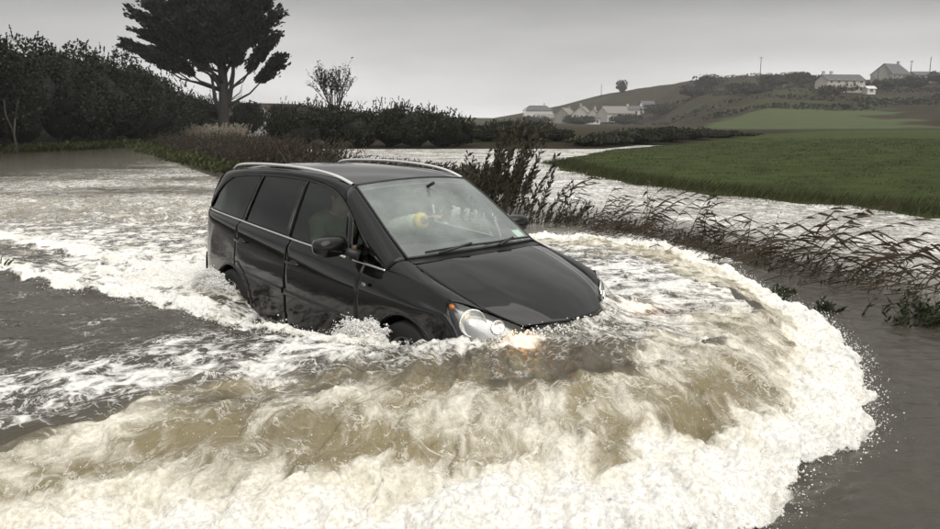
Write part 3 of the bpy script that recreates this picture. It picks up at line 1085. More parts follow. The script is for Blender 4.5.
car_parts = {}
for side in (-1, 1):
    fl = (lambda g: both(g)) if side < 0 else (lambda g: g)
    sv = fl(vx)
    # shell of the side: front wing, sill, rear quarter
    mb = MB()
    v, f = sub_mesh(sv, faces[rest])
    mb.add(v, f)
    # cantrail from window tops to roof edge
    lowr = dlo_line(-3.395, -.97, 40)
    top = curve(ROOF, 40)
    g = np.empty((7, 40, 3))
    for j in range(7):
        t = j / 6
        g[j] = lowr * (1 - t) + top * t
        g[j, :, 1] += .016 * math.sin(math.pi * t)
        g[j, :, 2] += .012 * math.sin(math.pi * t)
    v, f = surf(fl(g)); mb.add(v, f)
    # A pillar and the strip down to the wing
    lowr = dlo_line(-.97, -.29, 24)
    top = curve(SCREEN[::-1], 24)
    g = np.empty((7, 24, 3))
    for j in range(7):
        t = j / 6
        g[j] = lowr * (1 - t) + top * t
        g[j, :, 1] += .020 * math.sin(math.pi * t)
        g[j, :, 2] += .010 * math.sin(math.pi * t)
    v, f = surf(fl(g)); mb.add(v, f)
    # top of the front wing: between belt crest and bonnet shut line
    HOODL = [(-.20, .685, 1.045), (.0, .690, .977), (.2, .682, .912), (.40, .657, .845), (.58, .597, .770)]
    crest = np.stack([np.linspace(-.29, .37, 20), wbelt(np.linspace(-.29, .37, 20)), zbelt(np.linspace(-.29, .37, 20))], 1)
    crest[-1] = (.37, .79, .842)
    hl = curve(HOODL, 20)
    g = np.empty((7, 20, 3))
    for j in range(7):
        t = j / 6
        g[j] = crest * (1 - t) + hl * t
        g[j, :, 2] += .018 * math.sin(math.pi * t)
        g[j, :, 1] += .012 * math.sin(math.pi * t)
    v, f = surf(fl(g)); mb.add(v, f)
    # rear corner post beside the tailgate
    lowr = np.array([(-3.53, .66, 1.17), (-3.50, .65, 1.24), (-3.46, .635, 1.33), (-3.41, .615, 1.43), (-3.36, .60, 1.50)])
    top = np.array([(-3.395, .745, 1.165), (-3.395, .74, 1.176), (-3.39, .735, 1.20), (-3.38, .725, 1.22), (-3.36, .705, 1.26)])
    lowr = curve(lowr, 10); 
    top = dlo_line(-3.40, -3.36, 10)
    g = loft([lowr, lowr * .5 + top * .5 + np.array([0, .012, 0]), top], 10, 7)
    v, f = surf(fl(g)); mb.add(v, f)
    b = mb.build('body_side', M_paint, car, True, True)
    solid(b, .012)

    # --- doors
    for nm, sel, x0, x1 in (('front', fd, SHUT[1], SHUT[2]), ('rear', rd, SHUT[0], SHUT[1])):
        v, f = sub_mesh(sv, faces[sel])
        mbd = MB().add(v, f)
        if nm == 'front':
            for q in (frame_strip(-1.712, -1.670, .085, .085, .004), frame_strip(-.80, -.715, -.115, -.085, .006)):
                v, f = surf(fl(q)); mbd.add(v, f)
        else:
            q = frame_strip(-2.545, -2.508, .17, .17, .004)
            v, f = surf(fl(q)); mbd.add(v, f)
            q = frame_strip(-1.735, -1.716, .085, .085, .004)
            v, f = surf(fl(q)); mbd.add(v, f)
        d = mbd.build('door', M_paint, car, True, True)
        solid(d, .010)
        # window
        if nm == 'front':
            w = pane('window', XW['front'][0], XW['front'][1], .085, -.115, d, M_side_glass, side)
            q = band(-.70, -.315, lambda x: zbelt(x) + .012, lambda x: np.maximum(ztop(x) - .016, zbelt(x) + .014), 12, 6, .006, -.0, 0)
            v, f = surf(fl(q))
            link('quarter_light', mesh_np('quarter_light', v, f, M_privacy, True, True), d)
        else:
            w = pane('window', XW['rear'][0], XW['rear'][1], .17, .085, d, M_privacy, side)
        # handle: pull bar over a recess
        hx, hz = (-1.50, .862) if nm == 'front' else (-2.46, .945)
        k = MB()
        wy = float(np.interp(hx, XS, WM)) - .012
        pts = [(hx - .085, side * (wy - .01), hz + .006), (hx - .075, side * (wy + .022), hz + .004), (hx, side * (wy + .030), hz), (hx + .075, side * (wy + .022), hz - .006), (hx + .085, side * (wy - .01), hz - .008)]
        k.tube(curve(pts, 14), .012, 8)
        k.build('handle', M_paint, d, True)
        k = MB().ell((hx, side * (wy - .004), hz - .002), (.062, .010, .022), 14, 8)
        k.build('handle_recess', M_trim, d, True)
        # rubbing strip
        if nm == 'front':
            a, bb, za, zb_ = SHUT[1] + .02, SHUT[2] - .05, .592, .545
        else:
            a, bb, za, zb_ = SHUT[0] + .25, SHUT[1] - .02, .645, .600
        xx = np.linspace(a, bb, 14)
        g = np.empty((6, 14, 3))
        for j, (dw, dz) in enumerate([(-.006, .030), (.009, .024), (.013, .008), (.013, -.010), (.009, -.024), (-.006, -.030)]):
            g[j, :, 0] = xx
            g[j, :, 1] = np.interp(xx, XS, WM) + dw
            g[j, :, 2] = np.linspace(za, zb_, 14) + dz
        v, f = surf(fl(g))
        link('rubbing_strip', mesh_np('rubbing_strip', v, f, M_paint, True), d)
        if nm == 'front':
            k = MB()
            for q, dx in enumerate((-.028, 0.0, .028)):
                k.box((bb - .10 + dx, side * .914, .556 - dx * .06), (.020, .004, .016))
            k.build('badge', M_chrome, d)

    # fixed rear quarter glass
    q = band(-3.33, -2.575, lambda x: zbelt(x) + .012, lambda x: np.maximum(ztop(x) - .014, zbelt(x) + .02), 16, 10, .006, .16, .17)
    v, f = surf(fl(q))
    link('quarter_window', mesh_np('quarter_window', v, f, M_privacy, True, True), car)
    # dark post behind glass joints
    q = band(-2.60, -2.52, lambda x: zbelt(x), lambda x: ztop(x), 3, 8, .012, .17, .17)
    v, f = surf(fl(q))
    link('pillar_cover', mesh_np('pillar_cover', v, f, M_trim, True), car)
    q = band(-1.76, -1.65, lambda x: zbelt(x), lambda x: ztop(x), 3, 8, .014, .085, .085)
    v, f = surf(fl(q))
    link('pillar_cover', mesh_np('pillar_cover', v, f, M_trim, True), car)
    # bright strip under the side windows
    for a, bb in ((-3.36, -.80), (-.70, -.29)):
        xx = np.linspace(a, bb, 40)
        k = MB().tube(np.stack([xx, side * (wbelt(xx) + .006), zbelt(xx) + .002], 1), .0085, 8)
        k.build('waist_strip', M_chrome, car, True)
    # seal along the window tops
    xx = np.linspace(-3.36, -.80, 60)
    k = MB().tube(np.stack([xx, side * (wgh(xx, ztop(xx)) + .002), ztop(xx) - .002], 1), .009, 6)
    k.build('window_seal', M_trim, car, True)
    # roof rail
    rp_ = [(-3.06, .602, 1.592), (-2.97, .602, 1.628), (-2.75, .606, 1.648), (-2.3, .612, 1.660), (-1.85, .612, 1.656), (-1.45, .606, 1.634), (-1.2, .600, 1.600), (-1.0, .594, 1.548)]
    cpts = curve(rp_, 40)
    cpts[:, 2] -= .014
    g = np.empty((9, 40, 3))
    for j in range(9):
        an = 2 * math.pi * j / 8
        g[j] = cpts
        g[j, :, 1] += .019 * math.cos(an)
        g[j, :, 2] += .013 * math.sin(an)
    v, f = surf(fl(g))
    rail = link('roof_rail', mesh_np('roof_rail', v, f, M_silver, True, True), car)
    # mirror
    k = MB()
    mc = Vector((-.735, side * 1.000, 1.105))
    rotm = Matrix.Rotation(side * R(-10), 3, 'Z')
    k.ell(mc, (.088, .150, .080), 22, 14, .72, rotm)
    mir = k.build('wing_mirror', M_paint, car, True)
    k = MB().ell(mc + Vector((-.062, 0, .002)), (.030, .128, .064), 18, 10, .6, rotm)
    k.build('mirror_glass', M_reflector, mir, True)
    k = MB()
    k.tube([(-.64, side * .80, 1.02), (-.68, side * .85, 1.045), (-.72, side * .90, 1.065)], [.045, .036, .034], 10)
    k.build('mirror_arm', M_trim, mir, True)
    # side badge / repeater on the wing
    k = MB().box((-.44, side * .905, .845), (.050, .010, .028)).box((-.44, side * .9085, .845), (.030, .010, .014))
    k.build('side_repeater', M_chrome, car)
    # wheel arch liner
    for ax in (AX_F, AX_R):
        an = np.linspace(-.5, math.pi + .5, 30)
        g = np.empty((4, 30, 3))
        for j, (ww, rr) in enumerate([(.892, .356), (.80, .372), (.68, .375), (.58, .36)]):
            g[j, :, 0] = ax + np.cos(an) * rr
            g[j, :, 2] = .33 + np.sin(an) * rr
            g[j, :, 1] = ww
        v, f = surf(fl(g))
        link('wheel_arch', mesh_np('wheel_arch', v, f, M_trim, True), car)
        # raised lip round the opening
        an = np.linspace(-.25, math.pi + .25, 36)
        wl_ = np.interp(ax + np.cos(an) * .365, XS, WM)
        k = MB().tube(np.stack([ax + np.cos(an) * .362, side * (wl_ - .004), .33 + np.sin(an) * .362], 1), .014, 6)
        k.build('arch_lip', M_paint, car, True)
        # wheel
        wh = empty('wheel', (ax, side * .775, .318), 0.0, car)
        prof = [(.205, -.10), (.27, -.108), (.305, -.10), (.317, -.06), (.318, 0), (.317, .06), (.305, .10), (.27, .108), (.205, .10)]
        g = np.empty((len(prof), 49, 3))
        for j, (rr, yy) in enumerate(prof):
            a2 = np.linspace(0, 2 * math.pi, 49)
            g[j, :, 0], g[j, :, 2], g[j, :, 1] = np.cos(a2) * rr, np.sin(a2) * rr, yy
        v, f = surf(g)
        link('tyre', mesh_np('tyre', v, f, M_rubber, True, True), wh)
        k = MB()
        prof = [(.212, .09), (.205, .10), (.19, .085), (.185, .02), (.06, .05), (.04, .075), (.001, .08)]
        g = np.empty((4, 49, 3))
        for j, (rr, yy) in enumerate([(.212, -.09), (.212, .098), (.196, .098), (.190, -.02)]):
            g[j, :, 0], g[j, :, 2], g[j, :, 1] = np.cos(a2) * rr, np.sin(a2) * rr, yy * side
        v, f = surf(g); k.add(v, f)
        for q in range(5):
            c2, s2 = math.cos(q * 2 * math.pi / 5 + .3), math.sin(q * 2 * math.pi / 5 + .3)
            rot = Matrix(((c2, 0, -s2), (0, 1, 0), (s2, 0, c2)))
            k.box((c2 * .115, side * .072, s2 * .115), (.17, .03, .055), rot)
        k.ell((0, side * .07, 0), (.05, .03, .05), 16, 8)
        k.build('rim', M_alloy, wh, True, False)
    # headlamp
    rows_h = [[(.37, .790, .842), (.46, .735, .818), (.56, .655, .776), (.66, .565, .728), (.765, .445, .664)],
              [(.385, .805, .775), (.50, .765, .765), (.62, .675, .735), (.72, .57, .695), (.79, .44, .640)],
              [(.44, .812, .700), (.55, .775, .697), (.665, .690, .680), (.76, .575, .650), (.81, .44, .612)],
              [(.50, .815, .630), (.60, .775, .620), (.70, .690, .610), (.785, .575, .600), (.825, .44, .585)],
              [(.55, .812, .580), (.64, .77, .565), (.73, .68, .555), (.80, .57, .555), (.835, .44, .555)]]
    g = loft(rows_h, 24, 16)
    off = np.array([-.012, -.004, 0.0])
    hl_ = empty('headlight', (0, 0, 0), 0, car)
    v, f = surf(fl(g))
    link('lens', mesh_np('lens', v, f, M_lens, True, True), hl_)
    g2 = g.copy()
    g2[..., 0] -= .075
    g2[..., 1] -= .035
    g2[..., 2] -= .012
    v, f = surf(fl(g2))
    link('housing', mesh_np('housing', v, f, M_lamp_housing, True, True), hl_)
    def bowl(name, c, r, depth, ax):
        ax = Vector(ax).normalized()
        rot = ax.to_track_quat('Z', 'Y').to_matrix()
        vs, fs = [], []
        for j in range(6):
            t = j / 5
            for q in range(24):
                a3 = 2 * math.pi * q / 24
                p = Vector((math.cos(a3) * r * t, math.sin(a3) * r * t, depth * (t * t - 1)))
                vs.append(Vector(c) + rot @ p)
        for j in range(5):
            for q in range(24):
                q2 = (q + 1) % 24
                fs.append((j * 24 + q, j * 24 + q2, (j + 1) * 24 + q2, (j + 1) * 24 + q))
        ring = [Vector(c) + rot @ Vector((math.cos(2 * math.pi * q / 24) * r, math.sin(2 * math.pi * q / 24) * r, 0)) for q in range(25)]
        mbx = MB().add(vs, fs)
        mbx.tube(ring, .006, 6, False)
        o = mbx.build(name, M_reflector, hl_, True)
        return o
    c1 = (.535, side * .705, .698)
    bowl('main_reflector', c1, .092, .055, (.82, side * .45, .12))
    MB().ell((c1[0] - .018, c1[1] - side * .010, c1[2]), (.017, .017, .017), 12, 8).build('bulb', M_bulb, hl_, True)
    c2_ = (.660, side * .590, .672)
    bowl('side_reflector', c2_, .046, .035, (.86, side * .40, .12))
    MB().ell((c2_[0] - .01, c2_[1], c2_[2]), (.012, .012, .012), 12, 8).build('bulb', M_bulb, hl_, True)
    lamp = bpy.data.lights.new('headlight_beam', 'SPOT')
    lamp.energy, lamp.color, lamp.spot_size, lamp.spot_blend, lamp.shadow_soft_size = 1.7, (1.0, .42, .09), R(150), 1.0, .06
    lamp.specular_factor = 0.0
    lo = bpy.data.objects.new('headlight_beam', lamp)
    COL.objects.link(lo)
    lo.parent = hl_
    lo.location = (.86, side * .60, .715)
    lo.rotation_euler = Vector((.35, side * .15, -.90)).to_track_quat('-Z', 'Y').to_euler()
    MB().ell((.395, side * .772, .800), (.030, .016, .018), 14, 8).build('indicator', M_amber, hl_, True)
    # tail lamp
    tl_rows = [[(-3.50, .700, 1.12), (-3.540, .66, 1.12), (-3.55, .58, 1.12)], [(-3.50, .712, .95), (-3.548, .665, .95), (-3.565, .58, .95)], [(-3.50, .715, .80), (-3.552, .665, .80), (-3.57, .60, .80)]]
    v, f = surf(fl(loft(tl_rows, 8, 10)))
    solid(link('tail_light', mesh_np('tail_light', v, f, M_redlens, True, True), car), .012)

# --- roof
rows_r = []
for fr in (-1.0, -.72, -.36, 0.0, .36, .72, 1.0):
    rows_r.append([(x + (.060 * (1 - fr * fr)) * max(0, (x + 1.5) / .5) - .03 * (1 - fr * fr) * max(0, (-3.2 - x) / .16), y * fr, z + .036 * (1 - fr * fr)) for x, y, z in ROOF])
g = loft(rows_r, 40, 25)
v, f = surf(g)
roof = solid(link('roof', mesh_np('roof', v, f, M_paint, True, True), car), .012)
g3 = g.copy(); g3[..., 2] -= .05
v, f = surf(g3)
link('roof_lining', mesh_np('roof_lining', v, f, M_lining, True, True), car)
k = MB().tube([(-3.12, 0, 1.60), (-3.16, 0, 1.66), (-3.24, 0, 1.72)], [.012, .006, .003], 6)
k.build('aerial', M_trim, roof, True)

# --- windscreen
def screen_rows(shrink=0.0, drop=0.0):
    rows = []
    for fr in (-1.0, -.7, -.35, 0.0, .35, .7, 1.0):
        bow = (1 - fr * fr)
        r_ = []
        for i, (x, y, z) in enumerate(SCREEN):
            t = i / 3
            fwd = .165 * (1 - t) + .060 * t
            up = .030 * (1 - t) + .036 * t
            r_.append((x + fwd * bow, y * fr * (1 - shrink), z + up * bow - drop))
        rows.append(r_)
    return rows
g = loft(screen_rows(.012), 20, 28)
v, f = surf(g)
screen = link('windscreen', mesh_np('windscreen', v, f, M_screen, True, True), car)
# black seal round the glass
edge = np.concatenate([g[0], g[:, -1], g[-1][::-1], g[::-1, 0]])
MB().tube(edge, .009, 6, False).build('seal', M_trim, screen, True)
# permit stuck to the glass, passenger side
ga = loft(screen_rows(.012, -.006), 80, 80)
sel_v, sel_u = slice(66, 76), slice(5, 14)
v, f = surf(ga[sel_v, sel_u] + np.array([-.008, 0, -.006]))
solid(link('permit', mesh_np('permit', v, f, M_paper, True, True), screen), .002)
# interior mirror
k = MB().ell((-.80, -.02, 1.455), (.028, .125, .040), 18, 10, .7).tube([(-.78, 0, 1.50), (-.70, 0, 1.535)], .014, 8)
k.build('rear_view_mirror', M_trim, screen, True)

# --- scuttle panel, wipers
bot = g[:, 0]
rows_s = [bot + np.array([-.02, 0, -.006]), bot + np.array([.035, 0, -.020]), bot + np.array([.085, 0, -.030])]
g_s = np.array([r for r in rows_s])
v, f = surf(g_s)
scut = link('scuttle', mesh_np('scuttle', v, f, M_trim, True, True), car)
def on_screen(fr, t, lift):
    """point on the glass: fr -1..1 across (negative = right), t 0 bottom..1 top"""
    p = catmull(np.array([catmull(np.array(r_), np.array([t * 3]))[0] for r_ in screen_rows(0.0)]), np.array([(fr + 1) * 3]))[0]
    return Vector(p) + Vector((.45, 0, .75)).normalized() * lift
for a, bb, piv in ((-.78, .30, -.66), (-.05, .86, .10)):
    arm = [on_screen(piv, -.03, .035), on_screen(piv * .6 + bb * .4, .02, .045), on_screen((a + bb) / 2, .030, .040)]
    wp = MB().tube([tuple(p) for p in arm], [.012, .010, .008], 8)
    w_ = wp.build('wiper', M_trim, car, True)
    bl = [on_screen(a + (bb - a) * q / 8, .018 + .012 * math.sin(q / 8 * math.pi), .020) for q in range(9)]
    MB().tube([tuple(p) for p in bl], .0085, 6).build('blade', M_rubber, w_, True)

# --- bonnet
HL = [(-.12, .690, 1.008), (.0, .688, .975), (.2, .680, .910), (.40, .655, .842), (.58, .595, .768), (.765, .440, .668)]
rows_b = []
for fr in (-1.0, -.86, -.74, -.6, -.3, 0.0, .3, .6, .74, .86, 1.0):
    bow = 1 - abs(fr) ** 2.0
    r_ = []
    for i, (x, y, z) in enumerate(HL):
        t = i / 5
        fwd = .175 * (1 - t) ** 1 + .165 * t
        up = .046 + .022 * math.sin(math.pi * t) - .020 * t
        ridge = .007 * math.exp(-((abs(fr) - .62) / .10) ** 2)
        r_.append((x + fwd * bow, y * fr, z + up * bow + ridge * (0 < abs(fr) < 1)))
    rows_b.append(r_)
gb = loft(rows_b, 36, 49)
v, f = surf(gb)
bonnet = solid(link('bonnet', mesh_np('bonnet', v, f, M_paint, True, True), car), .012)
# --- front bumper, grille
def nose(w):
    return np.interp(w, [0, .2, .42, .60, .72, .80, .835], [.955, .945, .885, .785, .685, .58, .50])
cols = [-.835, -.80, -.70, -.55, -.30, 0, .30, .55, .70, .80, .835]
rows_f = []
for z, dx in ((.16, -.05), (.24, -.005), (.38, .012), (.50, 0.0), (.555, -.025)):
    rows_f.append([(nose(abs(w)) + dx, w, z) for w in cols])
v, f = surf(loft(rows_f, 50, 16))
bump = solid(link('front_bumper', mesh_np('front_bumper', v, f, M_paint, True, True), car), .01)
rows_g = [[(nose(abs(w)) - .03, w, .555) for w in (-.44, -.2, 0, .2, .44)], [(nose(abs(w)) - .045, w, .62) for w in (-.44, -.2, 0, .2, .44)], [(nose(abs(w)) - .06, w, .675 + .02 * (1 - (w / .44) ** 2)) for w in (-.44, -.2, 0, .2, .44)]]
v, f = surf(loft(rows_g, 24, 8))
gr = link('grille', mesh_np('grille', v, f, M_trim, True, True), car)
k = MB().tube([(nose(abs(w)) - .028, w, .632) for w in np.linspace(-.42, .42, 20)], .016, 8)
k.build('grille_bar', M_chrome, gr, True)
# --- tail
cols = [-.66, -.62, -.45, -.2, 0, .2, .45, .62, .66]
def tail(z0, x0, w0):
    return [(x0 - .035 * (1 - (c / .66) ** 2), c / .66 * w0, z0) for c in cols]
v, f = surf(loft([tail(1.505, -3.36, .60), tail(1.44, -3.41, .615), tail(1.34, -3.46, .635), tail(1.22, -3.51, .65), tail(1.10, -3.53, .66), tail(.9, -3.535, .66), tail(.7, -3.535, .66)], 30, 26))
tg = solid(link('tailgate', mesh_np('tailgate', v, f, M_paint, True, True), car), .012)
def rw(z0, x0, w0):
    return [(x0 - .035 * (1 - (c / .66) ** 2) - .008, c / .66 * w0 * .86, z0) for c in cols]
v, f = surf(loft([rw(1.46, -3.395, .61), rw(1.34, -3.46, .635), rw(1.18, -3.522, .655)], 24, 10))
link('rear_window', mesh_np('rear_window', v, f, M_privacy, True, True), tg)
cols2 = [-.76, -.72, -.55, -.25, 0, .25, .55, .72, .76]
v, f = surf(loft([[(x0 - .06 * (1 - (c / .76) ** 2), c, z0) for c in cols2] for z0, x0 in ((.70, -3.50), (.62, -3.53), (.45, -3.54), (.28, -3.52), (.18, -3.47))], 30, 12))
solid(link('rear_bumper', mesh_np('rear_bumper', v, f, M_paint, True, True), car), .01)

# --- inside
k = MB().box((-1.75, 0, .27), (3.3, 1.56, .06)).box((-.12, 0, .62), (.05, 1.46, .70)).box((-3.40, 0, .60), (.05, 1.30, .7))
k.box((-1.6, -.815, .60), (2.1, .03, .62)).box((-1.6, .815, .60), (2.1, .03, .62))
k.build('cabin_floor', M_interior, car)
rows_d = []
for w in (-.70, -.5, -.2, .1, .4, .70):
    b_ = (1 - (w / .7) ** 2)
    rows_d.append([(-.23 + .16 * b_, w, 1.018 + .018 * b_), (-.45, w, 1.00), (-.72, w, 1.01 + (.035 if -.55 < w < -.15 else 0)), (-.83, w, .96), (-.84, w, .80), (-.72, w, .62)])
v, f = surf(loft(rows_d, 30, 24))
dash = link('dashboard', mesh_np('dashboard', v, f, M_interior, True, True), car)
wc, wr = Vector((-1.02, -.37, 1.01)), .185
ax = Vector((-.90, 0, .44)).normalized()
rot = ax.to_track_quat('Z', 'Y').to_matrix()
ring = [wc + rot @ Vector((math.cos(2 * math.pi * q / 32) * wr, math.sin(2 * math.pi * q / 32) * wr, 0)) for q in range(33)]
k = MB().tube(ring, .015, 8, False)
for q in (0.1, 2.2, 4.1):
    k.tube([wc, wc + rot @ Vector((math.cos(q) * wr, math.sin(q) * wr, 0))], .014, 6)
k.ell(wc, (.05, .06, .06), 12, 8)
k.tube([wc, wc - ax * .28], .03, 8)
k.build('steering_wheel', M_interior, car, True)
def car_seat(x, y, w=.25):
    s = MB()
    s.ell((x + .02, y, .60), (.27, w, .11), 18, 10, .55)
    rt = Matrix.Rotation(R(-16), 3, 'Y')
    s.ell((x - .30, y, .93), (.085, w - .01, .34), 18, 12, .55, rt)
    s.ell((x - .40, y, 1.345), (.055, .125, .085), 14, 8, .65, rt)
    s.tube([(x - .37, y - .05, 1.2), (x - .39, y - .05, 1.32)], .008, 6).tube([(x - .37, y + .05, 1.2), (x - .39, y + .05, 1.32)], .008, 6)
    return s.build('seat', M_seat, car, True)
for sx, sy, sw in ((-1.50, -.37, .25), (-1.50, .37, .25), (-2.35, -.45, .22), (-2.35, 0, .21), (-2.35, .45, .22)):
    car_seat(sx, sy, sw)

# ================================================================== TREES, BUSHES, REEDS
def gz(x, y):
    return float(ground_z(np.array([float(x)]), np.array([float(y)]))[0])

def leaf_cloud(P, size, rng_, stretch=1.0, dirs=None, jitter=1.0):
    """one small quad for each point"""
    n_ = len(P)
    a = rng_.normal(size=(n_, 3))
    if dirs is not None:
        a = dirs + a * .45 * jitter
    a /= np.linalg.norm(a, axis=1, keepdims=True) + 1e-9
    b = np.cross(a, rng_.normal(size=(n_, 3)))
    b /= np.linalg.norm(b, axis=1, keepdims=True) + 1e-9
    s = (size * rng_.uniform(.6, 1.4, n_))[:, None]
    u, w = a * s * stretch, b * s * .5
    v = np.stack([P - u * .5, P + w, P + u * .5, P - w], 1).reshape(-1, 3)
    f = np.arange(n_ * 4).reshape(-1, 4)
    return v, f

def lumps(c, r, n, rng_, seed):
    """points through the outer shells of many lobes set round an ellipsoid"""
    c, r = np.array(c, float), np.array(r, float)
    k = 22
    d = rng_.normal(size=(k, 3))
    d[:, 2] = np.abs(d[:, 2]) * 1.1 - .35
    d /= np.linalg.norm(d, axis=1, keepdims=True)
    lc = d * rng_.uniform(.45, .86, (k, 1))
    lr = rng_.uniform(.22, .46, k)
    lc = np.vstack([lc, [[0, 0, 0]]])
    lr = np.append(lr, .72)
    w = lr ** 2
    pick_ = rng_.choice(k + 1, n, p=w / w.sum())
    e = rng_.normal(size=(n, 3))
    e /= np.linalg.norm(e, axis=1, keepdims=True)
    rad = lr[pick_] * (1.08 - .55 * rng_.uniform(size=n) ** 1.5)
    return c + (lc[pick_] + e * rad[:, None] * np.array([1, 1, .85])) * r

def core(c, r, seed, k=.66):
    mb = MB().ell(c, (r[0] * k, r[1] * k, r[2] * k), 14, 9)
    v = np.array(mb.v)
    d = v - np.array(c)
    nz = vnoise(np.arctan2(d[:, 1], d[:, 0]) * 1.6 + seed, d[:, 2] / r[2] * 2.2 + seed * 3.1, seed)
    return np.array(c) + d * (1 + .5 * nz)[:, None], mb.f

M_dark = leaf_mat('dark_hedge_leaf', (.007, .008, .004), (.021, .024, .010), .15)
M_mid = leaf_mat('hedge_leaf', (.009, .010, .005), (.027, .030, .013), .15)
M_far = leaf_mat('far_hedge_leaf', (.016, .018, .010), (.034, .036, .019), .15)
M_cyp = leaf_mat('cypress_leaf', (.006, .008, .005), (.020, .024, .012), .08)
M_willow = leaf_mat('willow_leaf', (.013, .012, .006), (.058, .050, .024), .2)
M_reed = leaf_mat('reed_blade', (.016, .012, .007), (.085, .060, .032), .2)
M_brown = leaf_mat('dead_dock', (.018, .014, .009), (.066, .051, .034), .2)
M_pale = leaf_mat('pale_grass', (.20, .17, .13), (.42, .38, .31), .3)
M_grass = leaf_mat('grass_blade', (.022, .028, .007), (.075, .082, .028), .3)
M_bramble = leaf_mat('bramble_leaf', (.012, .018, .005), (.045, .055, .020), .2)
M_bark = mat('bark', (.030, .026, .020), .9, 0, .35, 9, bump=.6)
M_twig = mat('twig', (.050, .042, .034), .9, 0, .3, 9)
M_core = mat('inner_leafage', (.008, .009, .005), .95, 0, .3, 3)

def bush(name, label, cat, x, y, top, rx, ry, n, leaf, m, seed, group, trunks=2, sink=.0):
    g0 = max(gz(x, y), WATER - .25) - sink
    h = top - g0
    root = empty(name, (x, y, g0))
    tag(root, label, cat, group)
    rng_ = np.random.default_rng(seed)
    c, r = (0, 0, h * .44), (rx, ry, h * .58)
    v1, f1 = leaf_cloud(lumps(c, r, n, rng_, seed), leaf, rng_, 1.3)
    mb = MB()
    o = link('crown', mesh_np('crown', v1, f1, m, True), root)
    # whips of growth breaking the outline
    tips, dirs = [], []
    for k in range(48):
        a = rng_.uniform(0, 2 * math.pi)
        e = rng_.uniform(.35, 1.0)
        p = np.array([math.cos(a) * rx * math.sqrt(1 - e * e * .8), math.sin(a) * ry * math.sqrt(1 - e * e * .8), h * .48 + h * .5 * e])
        d = np.array([rng_.normal(0, .35) + .15, rng_.normal(0, .35), 1.0])
        L = min(h, 4) * rng_.uniform(.05, .22)
        for q in range(8):
            tips.append(p + d * L * q / 8)
            dirs.append(d)
    v2, f2 = leaf_cloud(np.array(tips), leaf * .8, rng_, 1.4, np.array(dirs))
    link('shoots', mesh_np('shoots', v2, f2, m, True), root)['kind'] = 'stuff'
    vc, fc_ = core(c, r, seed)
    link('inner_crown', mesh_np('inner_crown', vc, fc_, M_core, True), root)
    for k in range(trunks):
        a = rng_.uniform(0, 6.28)
        q = (math.cos(a) * rx * .3, math.sin(a) * ry * .3)
        MB().tube([(q[0] * .4, q[1] * .4, -.2), (q[0] * .7, q[1] * .7, h * .25), (q[0], q[1], h * .55)], [.13, .10, .05], 7).build('trunk', M_bark, root, True)
    return root

# ---- dark bank of trees on the left
LT = [('tall dark tree at the very left edge of the flooded road', -29.0, 41, 7.0, 3.4, 9000),
      ('dark tree with a pale forked stem near the left edge of the picture', -26.6, 45, 7.1, 3.2, 9000),
      ('dark rounded tree, third from the left edge on the bank', -25.9, 49.5, 6.9, 3.0, 8000),
      ('dark tree in the middle of the left bank above the flooded road', -25.6, 53, 6.7, 2.9, 8000),
      ('dense dark tree just left of the bank\'s sloping skyline', -25.9, 57, 6.8, 3.1, 8000),
      ('dark tree where the left bank\'s skyline starts to fall', -26.0, 61.5, 6.5, 3.0, 7000),
      ('lower dark tree on the falling skyline of the left bank', -26.2, 66, 5.8, 2.9, 6000),
      ('small dark tree near the end of the left bank', -26.8, 71, 5.0, 2.7, 5500),
      ('last dark bush of the left bank before the cypress', -27.8, 77, 4.4, 2.7, 5000),
      ('square dark bush at the left foot of the cypress', -28.6, 84, 4.8, 2.2, 4000),
      ('dark bush at the right foot of the cypress', -23.6, 83, 3.9, 2.0, 4000)]
for i, (lb, x, y, top, r, n) in enumerate(LT):
    bush('bank_tree', lb, 'tree', x, y, top, r, r * 1.05, int(n * 1.7), .135, M_dark, 300 + i, 'trees on the left bank', 3)
# pale forked stem
t_ = empty('dead_sapling', (-24.2, 41.5, gz(-24.2, 41.5)))
tag(t_, 'thin bare forked sapling in front of the dark trees at the left', 'sapling')
MB().tube([(0, 0, -.1), (-.1, 0, 1.2), (.05, 0, 2.0)], [.07, .055, .03], 6).tube([(-.1, 0, 1.2), (-.45, 0, 2.2), (-.5, .1, 3.0)], [.05, .035, .012], 6).tube([(.05, 0, 2.0), (.35, 0, 3.1)], [.03, .01], 6).build('trunk', M_twig, t_, True)

# ---- hedge behind the car
MIDH = [('low dark bush at the left end of the hedge behind the car', -12.0, 51, 3.0, 1.5), ('dark bush second from the left in the hedge behind the car', -10.8, 50, 3.3, 1.9),
        ('dark bush in front of the bare twiggy tree', -8.9, 51, 3.2, 1.9), ('dark bush just right of the bare twiggy tree', -7.0, 50, 3.0, 1.8), ('tall dark bush in the middle of the hedge behind the car', -5.2, 51, 3.25, 1.8),
        ('dark bush right of the middle of the hedge behind the car', -3.5, 50, 3.05, 1.8), ('dark bush near the right end of the hedge behind the car', -1.9, 50.5, 2.8, 1.6), ('small bush at the right end of the hedge behind the car', -.7, 51, 2.2, 1.2)]
for i, (lb, x, y, top, r) in enumerate(MIDH):
    bush('hedge_bush', lb, 'bush', x, y, top, r, r, 7500, .105, M_mid, 340 + i, 'bushes of the hedge behind the car', 2)
MID2 = [('low hazy bush left in the second clump behind the willow', 1.2, 58, 1.75, 1.7), ('rounded bush at the top of the second clump behind the willow', 2.8, 58, 2.2, 1.9), ('rounded bush right in the second clump behind the willow', 4.7, 59, 2.05, 1.9), ('low bush at the right end of the second clump', 6.4, 58, 1.45, 1.4)]
